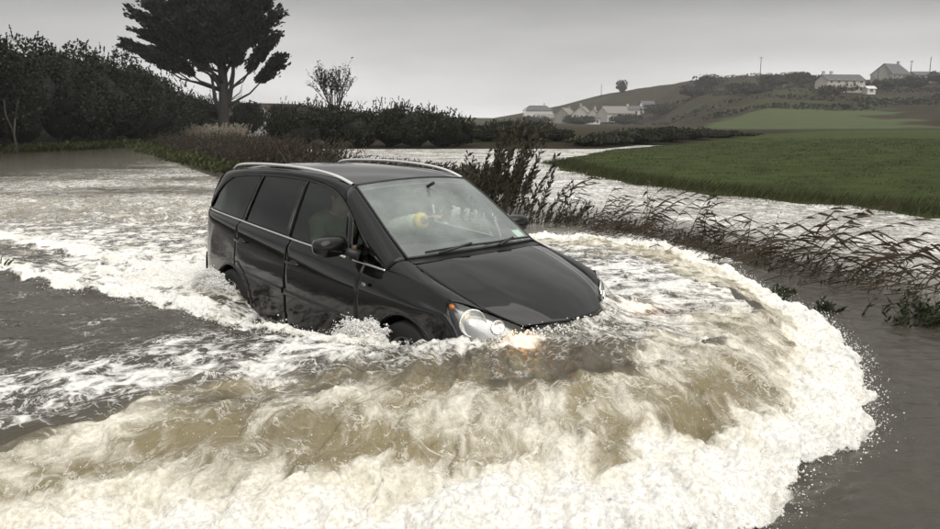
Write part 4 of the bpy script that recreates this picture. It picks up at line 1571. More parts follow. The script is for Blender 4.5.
for i, (lb, x, y, top, r) in enumerate(MID2):
    bush('hedge_bush', lb, 'bush', x, y, top, r, r, 6500, .10, M_mid, 360 + i, 'bushes of the second clump', 2)
HR = [('small bush at the left end of the hedgerow beyond the meadow', 8.0, 52, 1.25, 1.6), ('low bush second from the left in the hedgerow beyond the meadow', 10.0, 55, 1.5, 1.9), ('rounded bush in the left half of the hedgerow beyond the meadow', 12.4, 58, 1.75, 2.1), ('bush in the middle of the hedgerow beyond the meadow', 15.0, 61, 1.8, 2.2),
      ('broad bush right of the middle of the hedgerow beyond the meadow', 18.2, 65, 1.75, 2.4), ('low bush in the right half of the hedgerow beyond the meadow', 21.8, 69, 1.5, 2.4), ('last low bush at the right end of the hedgerow beyond the meadow', 25.6, 74, 1.2, 2.3)]
for i, (lb, x, y, top, r) in enumerate(HR):
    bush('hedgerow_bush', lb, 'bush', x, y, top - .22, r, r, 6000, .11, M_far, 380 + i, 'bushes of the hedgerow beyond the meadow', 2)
FARB = [(112, 372, 6, 7.5, 'pale green bush on the slope right of the village'), (66, 330, 4.0, 7, 'dark bush below the long-roofed village house'), (46, 330, 3.6, 7, 'dark bush below the gabled village houses'), (82, 335, 4.2, 8, 'dark bush right of the village houses'), (98, 340, 5.0, 8, 'second dark bush right of the village houses'),
        (28, 335, 3.4, 6, 'dark bush below the white house left of the village')]
for i, (x, y, hh, r, lb) in enumerate(FARB):
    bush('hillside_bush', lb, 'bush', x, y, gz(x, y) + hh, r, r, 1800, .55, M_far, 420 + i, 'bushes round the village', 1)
rr_ = np.random.default_rng(88)
spots = [(.36, 300), (.39, 330), (.42, 345), (.345, 320), (.46, 285), (.50, 318), (.53, 325), (.565, 320), (.60, 335), (.62, 300), (.445, 372), (.41, 390), (.555, 372), (.475, 300)]
names = ['brown scrub bush on the hill below the mast', 'scrub bush on the hillside left of the ridge houses', 'scrub bush under the hilltop above the green patch', 'low scrub bush on the left shoulder of the hill', 'dark bush at the left corner of the long ridge house', 'dark bush between the long ridge house and the big gable', 'dark bush below the big gabled ridge house', 'dark bush right of the big gabled ridge house', 'dark bush below the shed at the right end of the ridge', 'dark bush on the slope at the far right', 'scrub on the skyline left of the long ridge house', 'scrub on the skyline right of the mast', 'dark bush behind the big gabled ridge house', 'pale bush in front of the long ridge house']
for i, ((r_, y), lb) in enumerate(zip(spots, names)):
    x = r_ * y
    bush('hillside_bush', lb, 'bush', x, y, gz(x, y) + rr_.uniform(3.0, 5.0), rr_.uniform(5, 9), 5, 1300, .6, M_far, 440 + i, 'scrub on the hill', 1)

# scrub and hedge lines too far off to count
rr_ = np.random.default_rng(90)
P_ = []
for (r0, y0, r1, y1, n_) in ((.30, 225, .52, 222, 500), (.36, 262, .62, 258, 450), (.24, 360, .36, 300, 400), (.38, 300, .47, 350, 300), (.50, 240, .63, 232, 420), (.26, 420, .40, 395, 300), (.42, 330, .46, 275, 250), (.54, 300, .63, 290, 350)):
    f = rr_.uniform(0, 1, n_)
    rq, yq_ = r0 + (r1 - r0) * f, y0 + (y1 - y0) * f + rr_.normal(0, 2.5, n_)
    P_.append(np.stack([rq * yq_ + rr_.normal(0, 1.5, n_), yq_, rr_.uniform(0, 1.3, n_)], 1))
cl_r, cl_y = rr_.uniform(.18, .66, 60), rr_.uniform(240, 410, 60)
for a, b_ in zip(cl_r, cl_y):
    n_ = 26
    P_.append(np.stack([a * b_ + rr_.normal(0, 2.0, n_), b_ + rr_.normal(0, 2.0, n_), np.abs(rr_.normal(0, .6, n_))], 1))
P_ = np.concatenate(P_)
P_[:, 2] += ground_z(P_[:, 0], P_[:, 1])
v_, f_ = leaf_cloud(P_, .8, rr_, 1.2)
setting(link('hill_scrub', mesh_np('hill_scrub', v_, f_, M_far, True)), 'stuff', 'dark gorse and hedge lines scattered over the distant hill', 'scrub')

# ---- bare twiggy tree over the hedge
root = empty('bare_tree', (-9.3, 53.5, .4))
tag(root, 'bare twiggy tree standing up behind the hedge', 'tree')
rng_ = random.Random(12)
trunk_mb = MB().tube([(0, 0, -.2), (.05, 0, 1.2), (0, 0, 2.2)], [.14, .11, .08], 7)
trunk_mb.build('trunk', M_twig, root, True)
tw = MB()
def branch(mb, p, d, L, r, depth):
    q = p + d * L
    mid = p + d * L * .5 + Vector((rng_.uniform(-.05, .05), rng_.uniform(-.05, .05), 0)) * L
    mb.tube([p, mid, q], [r, r * .8, r * .55], 4, False)
    if depth == 0:
        return
    for k in range(3):
        dd = (d + Vector((rng_.uniform(-.55, .55), rng_.uniform(-.55, .55), rng_.uniform(-.05, .45)))).normalized()
        branch(mb, p + d * L * rng_.uniform(.45, 1.0), dd, L * rng_.uniform(.55, .78), r * .55, depth - 1)
for k in range(9):
    a = k * 2 * math.pi / 9 + rng_.uniform(-.2, .2)
    branch(tw, Vector((0, 0, 1.8 + .04 * k)), Vector((math.cos(a) * .42, math.sin(a) * .42, 1)).normalized(), 1.7, .05, 3)
o = tw.build('crown', M_twig, root, True)
rr_ = np.random.default_rng(4)
pts_ = np.array(tw.v)[rr_.integers(0, len(tw.v), 1800)]
v_, f_ = leaf_cloud(pts_ + rr_.normal(0, .05, pts_.shape), .09, rr_)
link('leaves', mesh_np('leaves', v_, f_, M_mid, True), root)['kind'] = 'stuff'

# ---- the big cypress
cy = empty('cypress_tree', (-25.4, 80.0, gz(-25.4, 80) - .1))
tag(cy, 'tall dark spreading cypress with bare lower trunk beside the road', 'tree')
rng_ = random.Random(41)
rr_ = np.random.default_rng(41)
tm = MB().tube([(0, 0, -.3), (.15, 0, 1.5), (.3, 0, 3.2), (.35, 0, 5.2), (.3, 0, 8), (.5, 0, 12), (.4, 0, 16)], [.75, .55, .50, .46, .40, .28, .1], 10)
tm.tube([(.2, .1, 2.0), (.9, .2, 4.0), (1.3, .3, 6.2), (1.5, .3, 9)], [.30, .24, .20, .1], 8)
tm.tube([(.1, -.1, 1.6), (-.5, -.2, 3.6), (-.7, -.3, 6.0)], [.26, .22, .12], 8)
tm.build('trunk', M_bark, cy, True)
CP, CD = [], []
def spray_foliage(p, d, n, spread, L):
    for k in range(n):
        q = p + d * rng_.uniform(-.2, 1.0) * L + Vector((rng_.gauss(0, spread), rng_.gauss(0, spread), rng_.gauss(0, spread * .42)))
        CP.append(q)
        CD.append(d + Vector((0, 0, .12)))
ends = [(-9.0, 0, 7.9), (-8.0, 1, 9.4), (-6.6, -1, 7.2), (-8.0, 0, 11.0), (-7.0, 1, 12.8), (-5.4, 1.5, 6.9), (6.3, 0, 6.4), (5.4, 1, 8.6), (5.9, -1, 10.4), (5.2, 0, 12.4), (4.2, 2, 7.8), (6.4, 0, 13.6),
        (-3.5, 3, 9), (3, 3, 9.5), (0, 4, 10), (-2, -4, 9.5), (2, -4, 10), (-5, -3, 11), (4, -3, 12), (-6, 2, 14.5), (5, 2, 14.5), (0, 0, 15), (-3, 0, 15), (3, 0, 15.4), (-2.6, 1, 7.6), (2.4, -1, 8.0), (-4.2, -2, 8.8), (0.6, -3, 8.6), (-.5, 2, 13), (-4.4, 0, 13), (2.2, 1, 12), (-1.8, -1.5, 11.4), (1.2, -2, 9.4), (-1.2, -2, 8.6), (3.2, -1, 10.6), (-5.6, -1, 9.4), (-3.0, -2, 12.2), (.8, -2, 13.4), (2.8, 0, 13.4), (-6.2, 0, 12.0), (-.4, -2.4, 10.4)]
for i, e in enumerate(ends):
    e = Vector((e[0] * .90, e[1], e[2] + .5))
    z0 = max(2.6, e.z - rng_.uniform(3.0, 5.5))
    s = Vector((.3, 0, min(z0, 7)))
    mid = s.lerp(e, .5) + Vector((0, 0, -.5 + rng_.uniform(-.3, .2)))
    pts_ = [s, s.lerp(mid, .6) + Vector((0, 0, .1)), mid, e]
    limb = MB().tube(pts_, [.16, .13, .09, .03], 6)
    limb.build('limb', M_bark, cy, True)
    d = (e - mid).normalized()
    side_ = d.cross(Vector((0, 0, 1))).normalized()
    spray_foliage(e, d, 130, .30, 1.5)
    for k in range(34):
        q = mid.lerp(e, rng_.uniform(.25, 1.0))
        dd = (d + side_ * rng_.uniform(-1.1, 1.1) + Vector((0, 0, rng_.uniform(-.35, .30)))).normalized()
        L = rng_.uniform(.7, 1.9)
        spray_foliage(q + dd * L * .4 + Vector((0, 0, rng_.uniform(-.05, .6))), dd, 62, .22, L)
v_, f_ = leaf_cloud(np.array([tuple(p) for p in CP]), .22, rr_, 2.0, np.array([tuple(d) for d in CD]), .9)
link('crown', mesh_np('crown', v_, f_, M_cyp, True), cy)
tw = MB()
for k in range(7):
    a = rng_.uniform(-.6, 1.0)
    tw.tube([(.6, 0, 3.4), (1.6 + .3 * k * .3, .2, 3.6 + a), (2.4 + rng_.uniform(-.3, .3), .3, 4.0 + a * 1.8)], [.05, .03, .01], 5)
tw.build('dead_twigs', M_twig, cy, True)['kind'] = 'stuff'

# ---- conifer on the ridge
bush('pine_tree', 'small wind-shaped conifer alone on the skyline left of the hilltop', 'tree', .193 * 505, 505, gz(.193 * 505, 505) + 7.5, 3.9, 3.6, 900, .6, M_far, 499, None, 1)

# ---- willow shrub beside the car
def leafy_stem(rng2, base, lean, h, nleaf, leaf, out_v, out_f, stem_mb, r0=.009, droop=0.0, gap=0.25):
    p0 = Vector(base)
    d = Vector((lean[0], lean[1], 1)).normalized()
    bend = Vector((rng2.uniform(.0, .22) + droop, rng2.uniform(-.1, .1), 0)) * h
    pts2 = [p0 + d * h * t + bend * t * t for t in (0, .25, .5, .75, 1)]
    stem_mb.tube(pts2, [r0, r0 * .85, r0 * .7, r0 * .5, r0 * .25], 4, False)
    for k in range(nleaf):
        t = gap + (1 - gap) * k / nleaf
        p = p0 + d * h * t + bend * t * t
        a = rng2.uniform(0, 6.28)
        ld = (d * .8 + Vector((math.cos(a), math.sin(a), 0)) * .75 + Vector((.35, 0, 0))).normalized()
        L = leaf * rng2.uniform(.6, 1.3)
        w = ld.cross(Vector((rng2.uniform(-1, 1), rng2.uniform(-1, 1), rng2.uniform(-1, 1)))).normalized() * L * .17
        b = len(out_v)
        out_v += [p, p + ld * L * .45 + w, p + ld * L, p + ld * L * .45 - w]
        out_f.append((b, b + 1, b + 2, b + 3))
def leafy_shrub(name, lb, cat, loc, spots2, leaf, m, seed, lean=(.18, 0)):
    root2 = empty(name, loc)
    tag(root2, lb, cat)
    rng2 = random.Random(seed)
    lv, lf, sm = [], [], MB()
    for (bx, by, h) in spots2:
        leafy_stem(rng2, (bx, by, -.1), (lean[0] + bx * .25 + rng2.uniform(-.12, .12), lean[1] + rng2.uniform(-.15, .15)), h, int(h * 30), leaf, lv, lf, sm)
    sm.build('stems', M_twig, root2, True)['kind'] = 'stuff'
    o2 = link('foliage', mesh_np('foliage', lv, lf, m, True), root2)
    o2['kind'] = 'stuff'
    return root2
rng_ = random.Random(77)
sp = []
for k in range(72):
    a = rng_.gauss(-.08, .56)
    sp.append((a - .05, rng_.uniform(-.5, .5), max(.5, 1.80 - abs(a - .05) * 1.1 + rng_.uniform(-.55, .15))))
leafy_shrub('willow_shrub', 'dark leafy willow shrub standing in the flood just beyond the windscreen', 'shrub', (.45, 13.2, .33), sp, .115, M_willow, 5)
sp = [(rng_.uniform(-.8, .8), rng_.uniform(-.3, .3), rng_.uniform(.5, 1.05)) for k in range(36)]
leafy_shrub('willow_shrub', 'thin low willow shoots behind the roof of the car, left of the big willow shrub', 'shrub', (-.9, 16.2, .33), sp, .10, M_willow, 6)
sp = [(rng_.uniform(-.5, .5), rng_.uniform(-.25, .25), rng_.uniform(.25, .60)) for k in range(40)]
leafy_shrub('willow_shrub', 'low dark tangle at the right foot of the big willow shrub', 'shrub', (1.35, 12.6, .33), sp, .08, M_willow, 8, (.3, 0))

# ---- reeds bent over by the wind along the right verge
def reed_parts(seed):
    rng2 = random.Random(seed)
    h = rng2.uniform(.75, 1.15)
    lean = rng2.uniform(.30, 1.15)
    fn = lambda t: Vector((lean * h * (t ** 1.6), (rng2.random() - .5) * .01, h * t * (1 - .28 * lean * t)))
    pts2 = [fn(t) for t in (0, .2, .4, .6, .8, 1.0)]
    stem = MB().tube(pts2, [.0055, .005, .0045, .004, .003, .0015], 5, False)
    sm = mesh_np('stem', stem.v, stem.f, M_reed, True)
    leaves = []
    for k in range(7):
        t = .38 + .60 * k / 7
        p = fn(t)
        L = rng2.uniform(.10, .34) * (1.1 - .3 * t)
        d = Vector((1, rng2.uniform(-.6, .6), rng2.uniform(-.35, .9))).normalized()
        sag = Vector((.25, 0, rng2.uniform(-.55, .05))) * L
        w0 = Vector((0, .35, 1)).normalized()
        vs, fs = [], []
        for q in range(5):
            s = q / 4
            c = p + d * L * s + sag * s * s
            w = w0 * (.012 * math.sin(math.pi * min(1, .18 + s * .82)) + .0008)
            vs += [c - w, c + w]
        for q in range(4):
            fs.append((2 * q, 2 * q + 1, 2 * q + 3, 2 * q + 2))
        leaves.append(mesh_np('leaf', vs, fs, M_reed, True))
    return sm, leaves
reed_kinds = [reed_parts(900 + k) for k in range(16)]
def reed(x, y, rz, s, lb):
    sm, lv = random_kind.choice(reed_kinds)
    r2 = empty('reed', (x, y, WATER - .12), rz)
    r2.scale = (s, s * random_kind.choice((-1, 1)), s * random_kind.uniform(.7, 1.2))
    tag(r2, lb, 'reed', 'reeds bent over along the right verge')
    link('stem', sm, r2)
    for q in lv:
        link('leaf', q, r2)
    return r2
random_kind = random.Random(6)
RL = [(1.75, 12.9), (2.15, 12.1), (2.6, 11.4), (3.05, 10.6), (3.45, 9.7), (3.75, 8.9), (4.05, 8.2), (4.5, 7.6)]
ORD = ['leftmost', 'second', 'third', 'fourth', 'fifth', 'sixth', 'seventh', 'eighth', 'ninth', 'tenth', 'eleventh', 'twelfth']
tuft_names = ['bent reed from the left in the thin tuft beside the willow shrub', 'bent reed from the left in the tuft behind the far wing mirror', 'bent reed from the left above the far end of the bow wave', 'bent reed from the left in the tall tuft against the meadow', 'bent reed from the left in the dark tuft beside the curling wave', 'bent reed from the left below the meadow edge, right of the wave', 'bent reed from the left in the tangle above the brambles', 'bent reed from the left in the tuft at the right edge']
for i, (bx, by) in enumerate(RL):
    spots3 = sorted([(bx + random_kind.gauss(0, .30), by + random_kind.gauss(0, .42)) for k in range((8, 9, 11, 12, 12, 12, 12, 11)[i])], key=lambda q: q[0] / q[1])
    for k, (qx_, qy_) in enumerate(spots3):
        reed(qx_, qy_, random_kind.gauss(0, .85), random_kind.uniform(.55, 1.30) * (1.0 - .02 * i), ORD[k] + ' ' + tuft_names[i])
# fallen stalks and flood trash among the reeds
rng_ = random.Random(19)
tr = MB()
for k in range(360):
    i = rng_.uniform(0, len(RL) - 1.001)
    a, b_ = RL[int(i)], RL[int(i) + 1]
    f = i - int(i)
    bx, by = a[0] + (b_[0] - a[0]) * f + rng_.gauss(-.12, .38), a[1] + (b_[1] - a[1]) * f + rng_.gauss(-.25, .45)
    an = rng_.gauss(.1, .7)
    L = rng_.uniform(.2, .75)
    z0 = WATER + rng_.uniform(-.01, .05)
    d = Vector((math.cos(an), math.sin(an) * .7, rng_.uniform(-.03, .42)))
    p = Vector((bx, by, z0))
    tr.tube([p, p + d * L * .5 + Vector((0, 0, .03)), p + d * L - Vector((0, 0, .05 * L))], [.005, .0045, .002], 4, False)
setting(tr.build('fallen_stalks', M_reed, None, True), 'stuff', 'tangle of fallen dark stalks lying in the water under the reeds', 'stalks')
lv, lf, sm = [], [], MB()
rng_ = random.Random(23)
for k in range(190):
    i = rng_.uniform(.6, len(RL) - 1.001)
    a, b_ = RL[int(i)], RL[int(i) + 1]
    f = i - int(i)
    bx, by = a[0] + (b_[0] - a[0]) * f + rng_.gauss(-.05, .26), a[1] + (b_[1] - a[1]) * f + rng_.gauss(-.10, .34)
    leafy_stem(rng_, (bx, by, WATER - .08), (.5, 0), rng_.uniform(.10, .30), 7, .07, lv, lf, sm, .003, .2, .1)
sm.add(lv, lf)
setting(sm.build('verge_weeds', M_reed, None, True), 'stuff', 'dense dark weeds at the foot of the bent reeds', 'weeds')

# ---- brambles on the right
rng_ = random.Random(31)
for (bx, by, n_, sx, sy, hh, lb) in ((4.0, 6.25, 620, .50, .26, .20, 'low dark green bramble clump at the right edge of the picture'), (3.15, 6.65, 60, .14, .10, .12, 'small floating sprig of weed left of the bramble clump'), (2.98, 7.25, 46, .12, .16, .12, 'reddish sprig of weed poking out beside the bow wave')):
    root = empty('bramble', (bx, by, WATER - .03))
    tag(root, lb, 'plant')
    lv, lf, sm = [], [], MB()
    for k in range(n_ // 6 + 3):
        qx, qy = rng_.gauss(0, sx * .5), rng_.gauss(0, sy * .5)
        leafy_stem(rng_, (qx, qy, 0), (rng_.uniform(-.9, .9), rng_.uniform(-.9, .9)), hh * rng_.uniform(.5, 1.3), 14, .06, lv, lf, sm, .003, .0, .05)
    sm.build('stems', M_twig, root, True)['kind'] = 'stuff'
    link('foliage', mesh_np('foliage', lv, lf, M_bramble, True), root)['kind'] = 'stuff'

# ---- brown dock and rush along the verge behind the car
def weeds(name, lb, pts2, hts, m, nleaf, leaf, seed, r0=.006, lean=.1):
    rng2 = random.Random(seed)
    lv, lf, sm = [], [], MB()
    for (bx, by), h in zip(pts2, hts):
        z0 = max(gz(bx, by), WATER - .1) - .05 if by > 60 else WATER - .1
        leafy_stem(rng2, (bx, by, z0), (rng2.gauss(lean, .18), rng2.gauss(0, .15)), h, nleaf, leaf, lv, lf, sm, r0, 0, .15)
    sm.add(lv, lf)
    return setting(sm.build(name, m, None, True), 'stuff', lb, 'weeds')
rng_ = random.Random(51)
VB = [(-21.5, 52), (-16.0, 41.5), (-11.5, 33), (-7.2, 25.2), (-3.6, 20.6), (-.6, 17.2)]
p2, h2 = [], []
for k in range(3600):
    i = rng_.random() ** .8 * (len(VB) - 1.001)
    a, b_ = VB[int(i)], VB[int(i) + 1]
    f = i - int(i)
    wd = .035 * (a[1] + (b_[1] - a[1]) * f) + .25
    off = rng_.uniform(-.15, 2.6) * wd
    p2.append((a[0] + (b_[0] - a[0]) * f + off * .95, a[1] + (b_[1] - a[1]) * f + off * .45))
    h2.append(rng_.uniform(.55, 1.25) * (.62 if i > 3.3 else 1.05))
weeds('dead_dock', 'brown dead dock and rushes along the flooded verge behind the car', p2, h2, M_brown, 9, .13, 61, .010)
p2, h2 = [], []
for k in range(1500):
    i = rng_.uniform(0, 3.4)
    a, b_ = VB[int(i)], VB[int(i) + 1]
    f = i - int(i)
    wd = .03 * a[1]
    off = rng_.uniform(-1.3, .25) * wd * (.4 + .6 * rng_.random())
    p2.append((a[0] + (b_[0] - a[0]) * f + off * .9, a[1] + (b_[1] - a[1]) * f + off * .2 + rng_.gauss(0, .4)))
    h2.append(rng_.uniform(.18, .42))
weeds('verge_grass', 'green grass tufts breaking the water at the verge behind the car', p2, h2, M_grass, 5, .20, 62, .006)
p2, h2 = [], []
for k in range(420):
    c_ = rng_.choice([(-24.6, 70), (-23.6, 71), (-22.6, 72), (-21.8, 73), (-25.6, 70), (-27.5, 68), (-29.3, 66)])
    p2.append((c_[0] + rng_.gauss(0, .5), c_[1] + rng_.gauss(0, .8)))
    h2.append(rng_.uniform(.5, 1.5) if c_[0] > -26 else rng_.uniform(.2, .5))
weeds('pale_grass', 'pale dead grass plumes below the cypress', p2, h2, M_pale, 14, .22, 63, .015)
# shore grass at the foot of the left bank and along the meadow's edge
p2, h2 = [], []
for k in range(1700):
    i = rng_.uniform(1, 5.3)
    a, b_ = LEFTB[int(i)], LEFTB[int(i) + 1]
    f = i - int(i)
    p2.append((a[0] + (b_[0] - a[0]) * f - abs(rng_.gauss(.0, 1.0)), a[1] + (b_[1] - a[1]) * f + rng_.gauss(0, .5)))
    h2.append(rng_.uniform(.25, .6))
weeds('bank_grass', 'rough dull grass along the foot of the left bank', p2, h2, M_grass, 4, .25, 64, .008)
def blades(name, lb, P, H, m, seed):
    rr2 = np.random.default_rng(seed)
    n_ = len(P)
    a = rr2.uniform(0, 6.28, n_)
    w = np.stack([np.cos(a), np.sin(a), np.zeros(n_)], 1) * (.006 + .0004 * np.hypot(P[:, 0], P[:, 1]))[:, None]
    tipv = P + np.stack([H * .55 + rr2.normal(0, .3, n_) * H, rr2.normal(0, .3, n_) * H, H], 1)
    v = np.stack([P - w, P + w, tipv], 1).reshape(-1, 3)
    return setting(link(name, mesh_np(name, v, np.arange(n_ * 3).reshape(-1, 3), m, True)), 'stuff', lb, 'grass')
rr_ = np.random.default_rng(71)
qx, qy = rr_.uniform(3, 36, 90000), 11 + 55 * rr_.uniform(0, 1, 90000) ** 1.5
inn = inside_poly(qx, qy, FIELD)
qx, qy = qx[inn], qy[inn]
qz = ground_z(qx, qy)
clump = sstep(-.25, .35, fbm(qx * .8, qy * .8, 81, 3))
ex = np.array(smooth_line([q for q in FIELD[:10]], .02))
ex = ex[rr_.integers(0, len(ex), 9000)] + rr_.normal(0, .35, (9000, 2)) + np.array([.25, .15])
ez = ground_z(ex[:, 0], ex[:, 1])
blades('edge_grass', 'longer ragged grass along the flooded edge of the meadow', np.stack([ex[:, 0], ex[:, 1], np.maximum(ez, .3) - .02], 1), rr_.uniform(.06, .24, 9000), M_grass, 73)
blades('meadow_grass', 'short wind-flattened green grass on the meadow', np.stack([qx, qy, qz - .01], 1), .02 + .06 * clump * rr_.uniform(.4, 1.2, len(qx)), M_grass, 72)
# sprig at the left edge
root = empty('grass_sprig', (-5.45, 8.7, WATER - .05))
tag(root, 'small green grass sprig in the water at the left edge of the picture', 'grass')
rng_ = random.Random(3)
for k in range(9):
    a = rng_.uniform(-.9, .9)
    L = rng_.uniform(.12, .26)
    MB().add([(a * .06 - .006, 0, 0), (a * .06 + .006, 0, 0), (a * .06 + a * L * .4 + .004, 0, L * .6), (a * .06 + a * L, .01, L * .9)], [(0, 1, 2, 3)]).build('blade', M_grass, root, True)

# ================================================================== HOUSES, WALL, POLES
M_render = mat('cream_render', (.46, .44, .39), .9, 0, .10, 2)
M_white = mat('white_render', (.62, .61, .58), .9, 0, .08, 2)
M_stone_w = mat('grey_render', (.26, .25, .23), .9, 0, .15, 2)
M_slate = mat('slate', (.085, .085, .088), .7, 0, .2, 3)
M_tile = mat('weathered_tile', (.20, .185, .165), .8, 0, .2, 3)
M_pane = mat('window_pane', (.03, .033, .036), .1, 0, .1)
M_frame = mat('window_frame', (.55, .55, .53), .6, 0, .05)
M_door = mat('door_paint', (.09, .05, .04), .5, 0, .1)

V = 'houses of the village at the foot of the hill'
def house(name, lb, x, y, rz, w, d, hw, hr, wall, roof, nwin, storeys=1, chim=(1,), group=None, hip=0.0, sink=.3):
    x = x * .978
    z0 = gz(x, y) - sink
    root = empty(name, (x, y, z0), rz)
    tag(root, lb, 'house', group)
    if group == V:
        root.scale = (1.08, 1.08, 1.08)
    wm = MB()
    wm.add([(-w / 2, -d / 2, 0), (w / 2, -d / 2, 0), (w / 2, d / 2, 0), (-w / 2, d / 2, 0), (-w / 2, -d / 2, hw), (w / 2, -d / 2, hw), (w / 2, d / 2, hw), (-w / 2, d / 2, hw), (-w / 2 + hip, 0, hw + hr - .08), (w / 2 - hip, 0, hw + hr - .08)],
           [(0, 1, 5, 4), (2, 3, 7, 6), (1, 2, 6, 9, 5), (3, 0, 4, 8, 7), (4, 5, 9, 8), (6, 7, 8, 9)])
    wm.build('wall', wall, root)
    e, th = .35, .18
    rm = MB()
    rise = hr / (d / 2)
    for s in (-1, 1):
        a = [(-w / 2 - e + 0, s * (d / 2 + e), hw - e * rise), (w / 2 + e, s * (d / 2 + e), hw - e * rise), (w / 2 + e - hip, 0, hw + hr), (-w / 2 - e + hip, 0, hw + hr)]
        b = [(p[0], p[1], p[2] + th) for p in a]
        rm.add(a + b, [(0, 1, 2, 3), (4, 5, 6, 7), (0, 1, 5, 4), (1, 2, 6, 5), (2, 3, 7, 6), (3, 0, 4, 7)])
    ro = rm.build('roof', roof, root, False, True)
    for cx in chim:
        px = cx * (w / 2 - .6 - hip)
        MB().box((px, 0, hw + hr + .45), (.9, .7, 1.5)).box((px, 0, hw + hr + 1.24), (1.05, .85, .12)).build('chimney', wall, ro)
    for st in range(storeys):
        zc_ = 1.55 + st * 2.6
        for k in range(nwin):
            px = -w / 2 + w * (k + .5) / nwin
            if st == 0 and k == nwin // 2 and nwin > 2:
                MB().box((px, -d / 2 - .02, 1.05), (1.0, .10, 2.1)).build('door', M_door, root)
                continue
            wi = MB().box((px, -d / 2 - .01, zc_), (1.2, .10, 1.35)).build('window', M_frame, root)
            MB().box((px - .28, -d / 2 - .065, zc_), (.48, .03, 1.15)).build('pane', M_pane, wi)
            MB().box((px + .28, -d / 2 - .065, zc_), (.48, .03, 1.15)).build('pane', M_pane, wi)
    return root
house('house', 'white house with a grey hipped roof standing alone left of the village', .0885 * 440, 440, .12, 14, 8, 4.6, 2.4, M_white, M_slate, 5, 1, (1,), V, 3.0)
house('house', 'grey gabled house at the left of the village', .125 * 400, 400, R(62), 10, 7, 4.0, 3.0, M_stone_w, M_tile, 3, 1, (1,), V)
house('house', 'cream gabled house in the middle of the village', .147 * 395, 395, R(70), 10, 8, 4.3, 3.6, M_render, M_tile, 3, 1, (-1,), V)
house('house', 'second cream gable, close to the long-roofed house', .163 * 390, 392, R(75), 9, 7, 3.6, 3.2, M_render, M_tile, 3, 1, (1,), V)
house('cottage', 'small white flat-fronted cottage in front of the cream gables', .162 * 372, 372, .1, 4.6, 4, 2.8, 1.0, M_white, M_slate, 2, 1, (), V)
house('house', 'long pale-roofed house at the right of the village', .190 * 385, 385, R(22), 14, 9, 4.0, 3.0, M_render, M_tile, 5, 1, (1,), V)
house('cottage', 'low white cottage right of the long-roofed house', .215 * 388, 388, .05, 7, 6, 2.8, 1.6, M_white, M_slate, 3, 1, (1,), V)
house('cottage', 'last small grey cottage at the right end of the village', .232 * 390, 392, .1, 6, 5, 2.6, 1.5, M_stone_w, M_slate, 3, 1, (), V)
house('cottage', 'pale low cottage below the white hipped house', .098 * 400, 402, .05, 9, 6, 2.6, 1.8, M_stone_w, M_tile, 3, 1, (), V)
K = 'houses on the ridge'
house('house', 'long cream house with two chimneys on the ridge at the right', .480 * 300, 300, .16, 15.5, 8, 4.6, 2.2, M_render, M_slate, 5, 2, (-1, -.55), K, 0, .2)
house('house', 'big dark gabled house on the skyline at the right', .545 * 345, 345, R(28), 13, 10, 5.2, 4.4, M_stone_w, M_slate, 4, 2, (1,), K, 1.6, .6)
house('shed', 'low grey shed right of the big gabled house on the skyline', .585 * 350, 350, .1, 10, 7, 3.4, 1.6, M_stone_w, M_slate, 3, 1, (), K, 0, .3)
house('cottage', 'tiny white hut between the two ridge houses', .519 * 296, 296, .1, 3.2, 3, 2.2, .8, M_white, M_white, 1, 1, (), K, 0, .1)

def pole(lb, x, y, h, bar=True):
    p = empty('utility_pole', (x, y, gz(x, y) - .2))
    tag(p, lb, 'pole', 'utility poles on the skyline')
    MB().tube([(0, 0, 0), (0, 0, h)], [.20, .14], 7).build('post', M_bark, p, True)
    if bar:
        MB().box((0, 0, h - .5), (2.0, .16, .18)).build('crossarm', M_bark, p)
pole('utility pole alone on the hilltop', .3675 * 405, 405, 9.5)
pole('thin pole between the two ridge houses', .517 * 330, 330, 9.0, False)
pole('pole with a crossarm rising behind the big gabled house', .558 * 366, 366, 9.5)
pole('tall pole at the right end of the ridge', .582 * 372, 372, 10.5, False)
pole('faint pole on the skyline left of the lone conifer', .167 * 505, 505, 9.0, False)
pole('thin pole rising behind the left end of the hedge', -.222 * 95, 95, 3.5, False)

# ---- dry-stone wall and the road climbing away under the cypress
M_wall = mat('field_stone', (.24, .225, .20), .95, 0, .35, 1.4, bump=.8)
wall = empty('stone_wall', (-27.0, 76.0, 0))
tag(wall, 'low pale dry-stone wall beside the road under the cypress', 'wall')
rng_ = random.Random(8)
A_, B_ = Vector((-27.6, 74, 0)), Vector((-24.4, 98, 0))
stone_kinds = []
for k in range(6):
    st = MB().ell((0, 0, 0), (.5, .26, .17), 8, 5, .6)
    stone_kinds.append(mesh_np('stone', np.array(st.v) * np.array([rng_.uniform(.8, 1.2), 1, rng_.uniform(.8, 1.2)]), st.f, M_wall, False))
for c_ in range(3):
    n_ = 34
    for k in range(n_):
        f = (k + .5 * (c_ % 2) + rng_.uniform(-.1, .1)) / n_
        p = A_.lerp(B_, f)
        so = link('stone', stone_kinds[rng_.randrange(6)], wall)
        so.location = (p.x + 27.0, p.y - 76.0, gz(p.x, p.y) + .12 + c_ * .27)
        so.rotation_euler = (rng_.uniform(-.1, .1), rng_.uniform(-.1, .1), math.atan2(24, 3.2) + rng_.uniform(-.1, .1))
yy = np.linspace(62, 150, 60)
xm = np.interp(yy, [62, 80, 100, 125, 150], [-23.5, -22.6, -25.6, -33.0, -42.0])
g = np.empty((2, 60, 3))
for j, s in enumerate((-1, 1)):
    g[j, :, 0], g[j, :, 1] = xm + s * 2.4, yy
    g[j, :, 2] = ground_z(g[j, :, 0], yy) + .05
g[:, :, 2] = g[:, :, 2].max(0) + .02
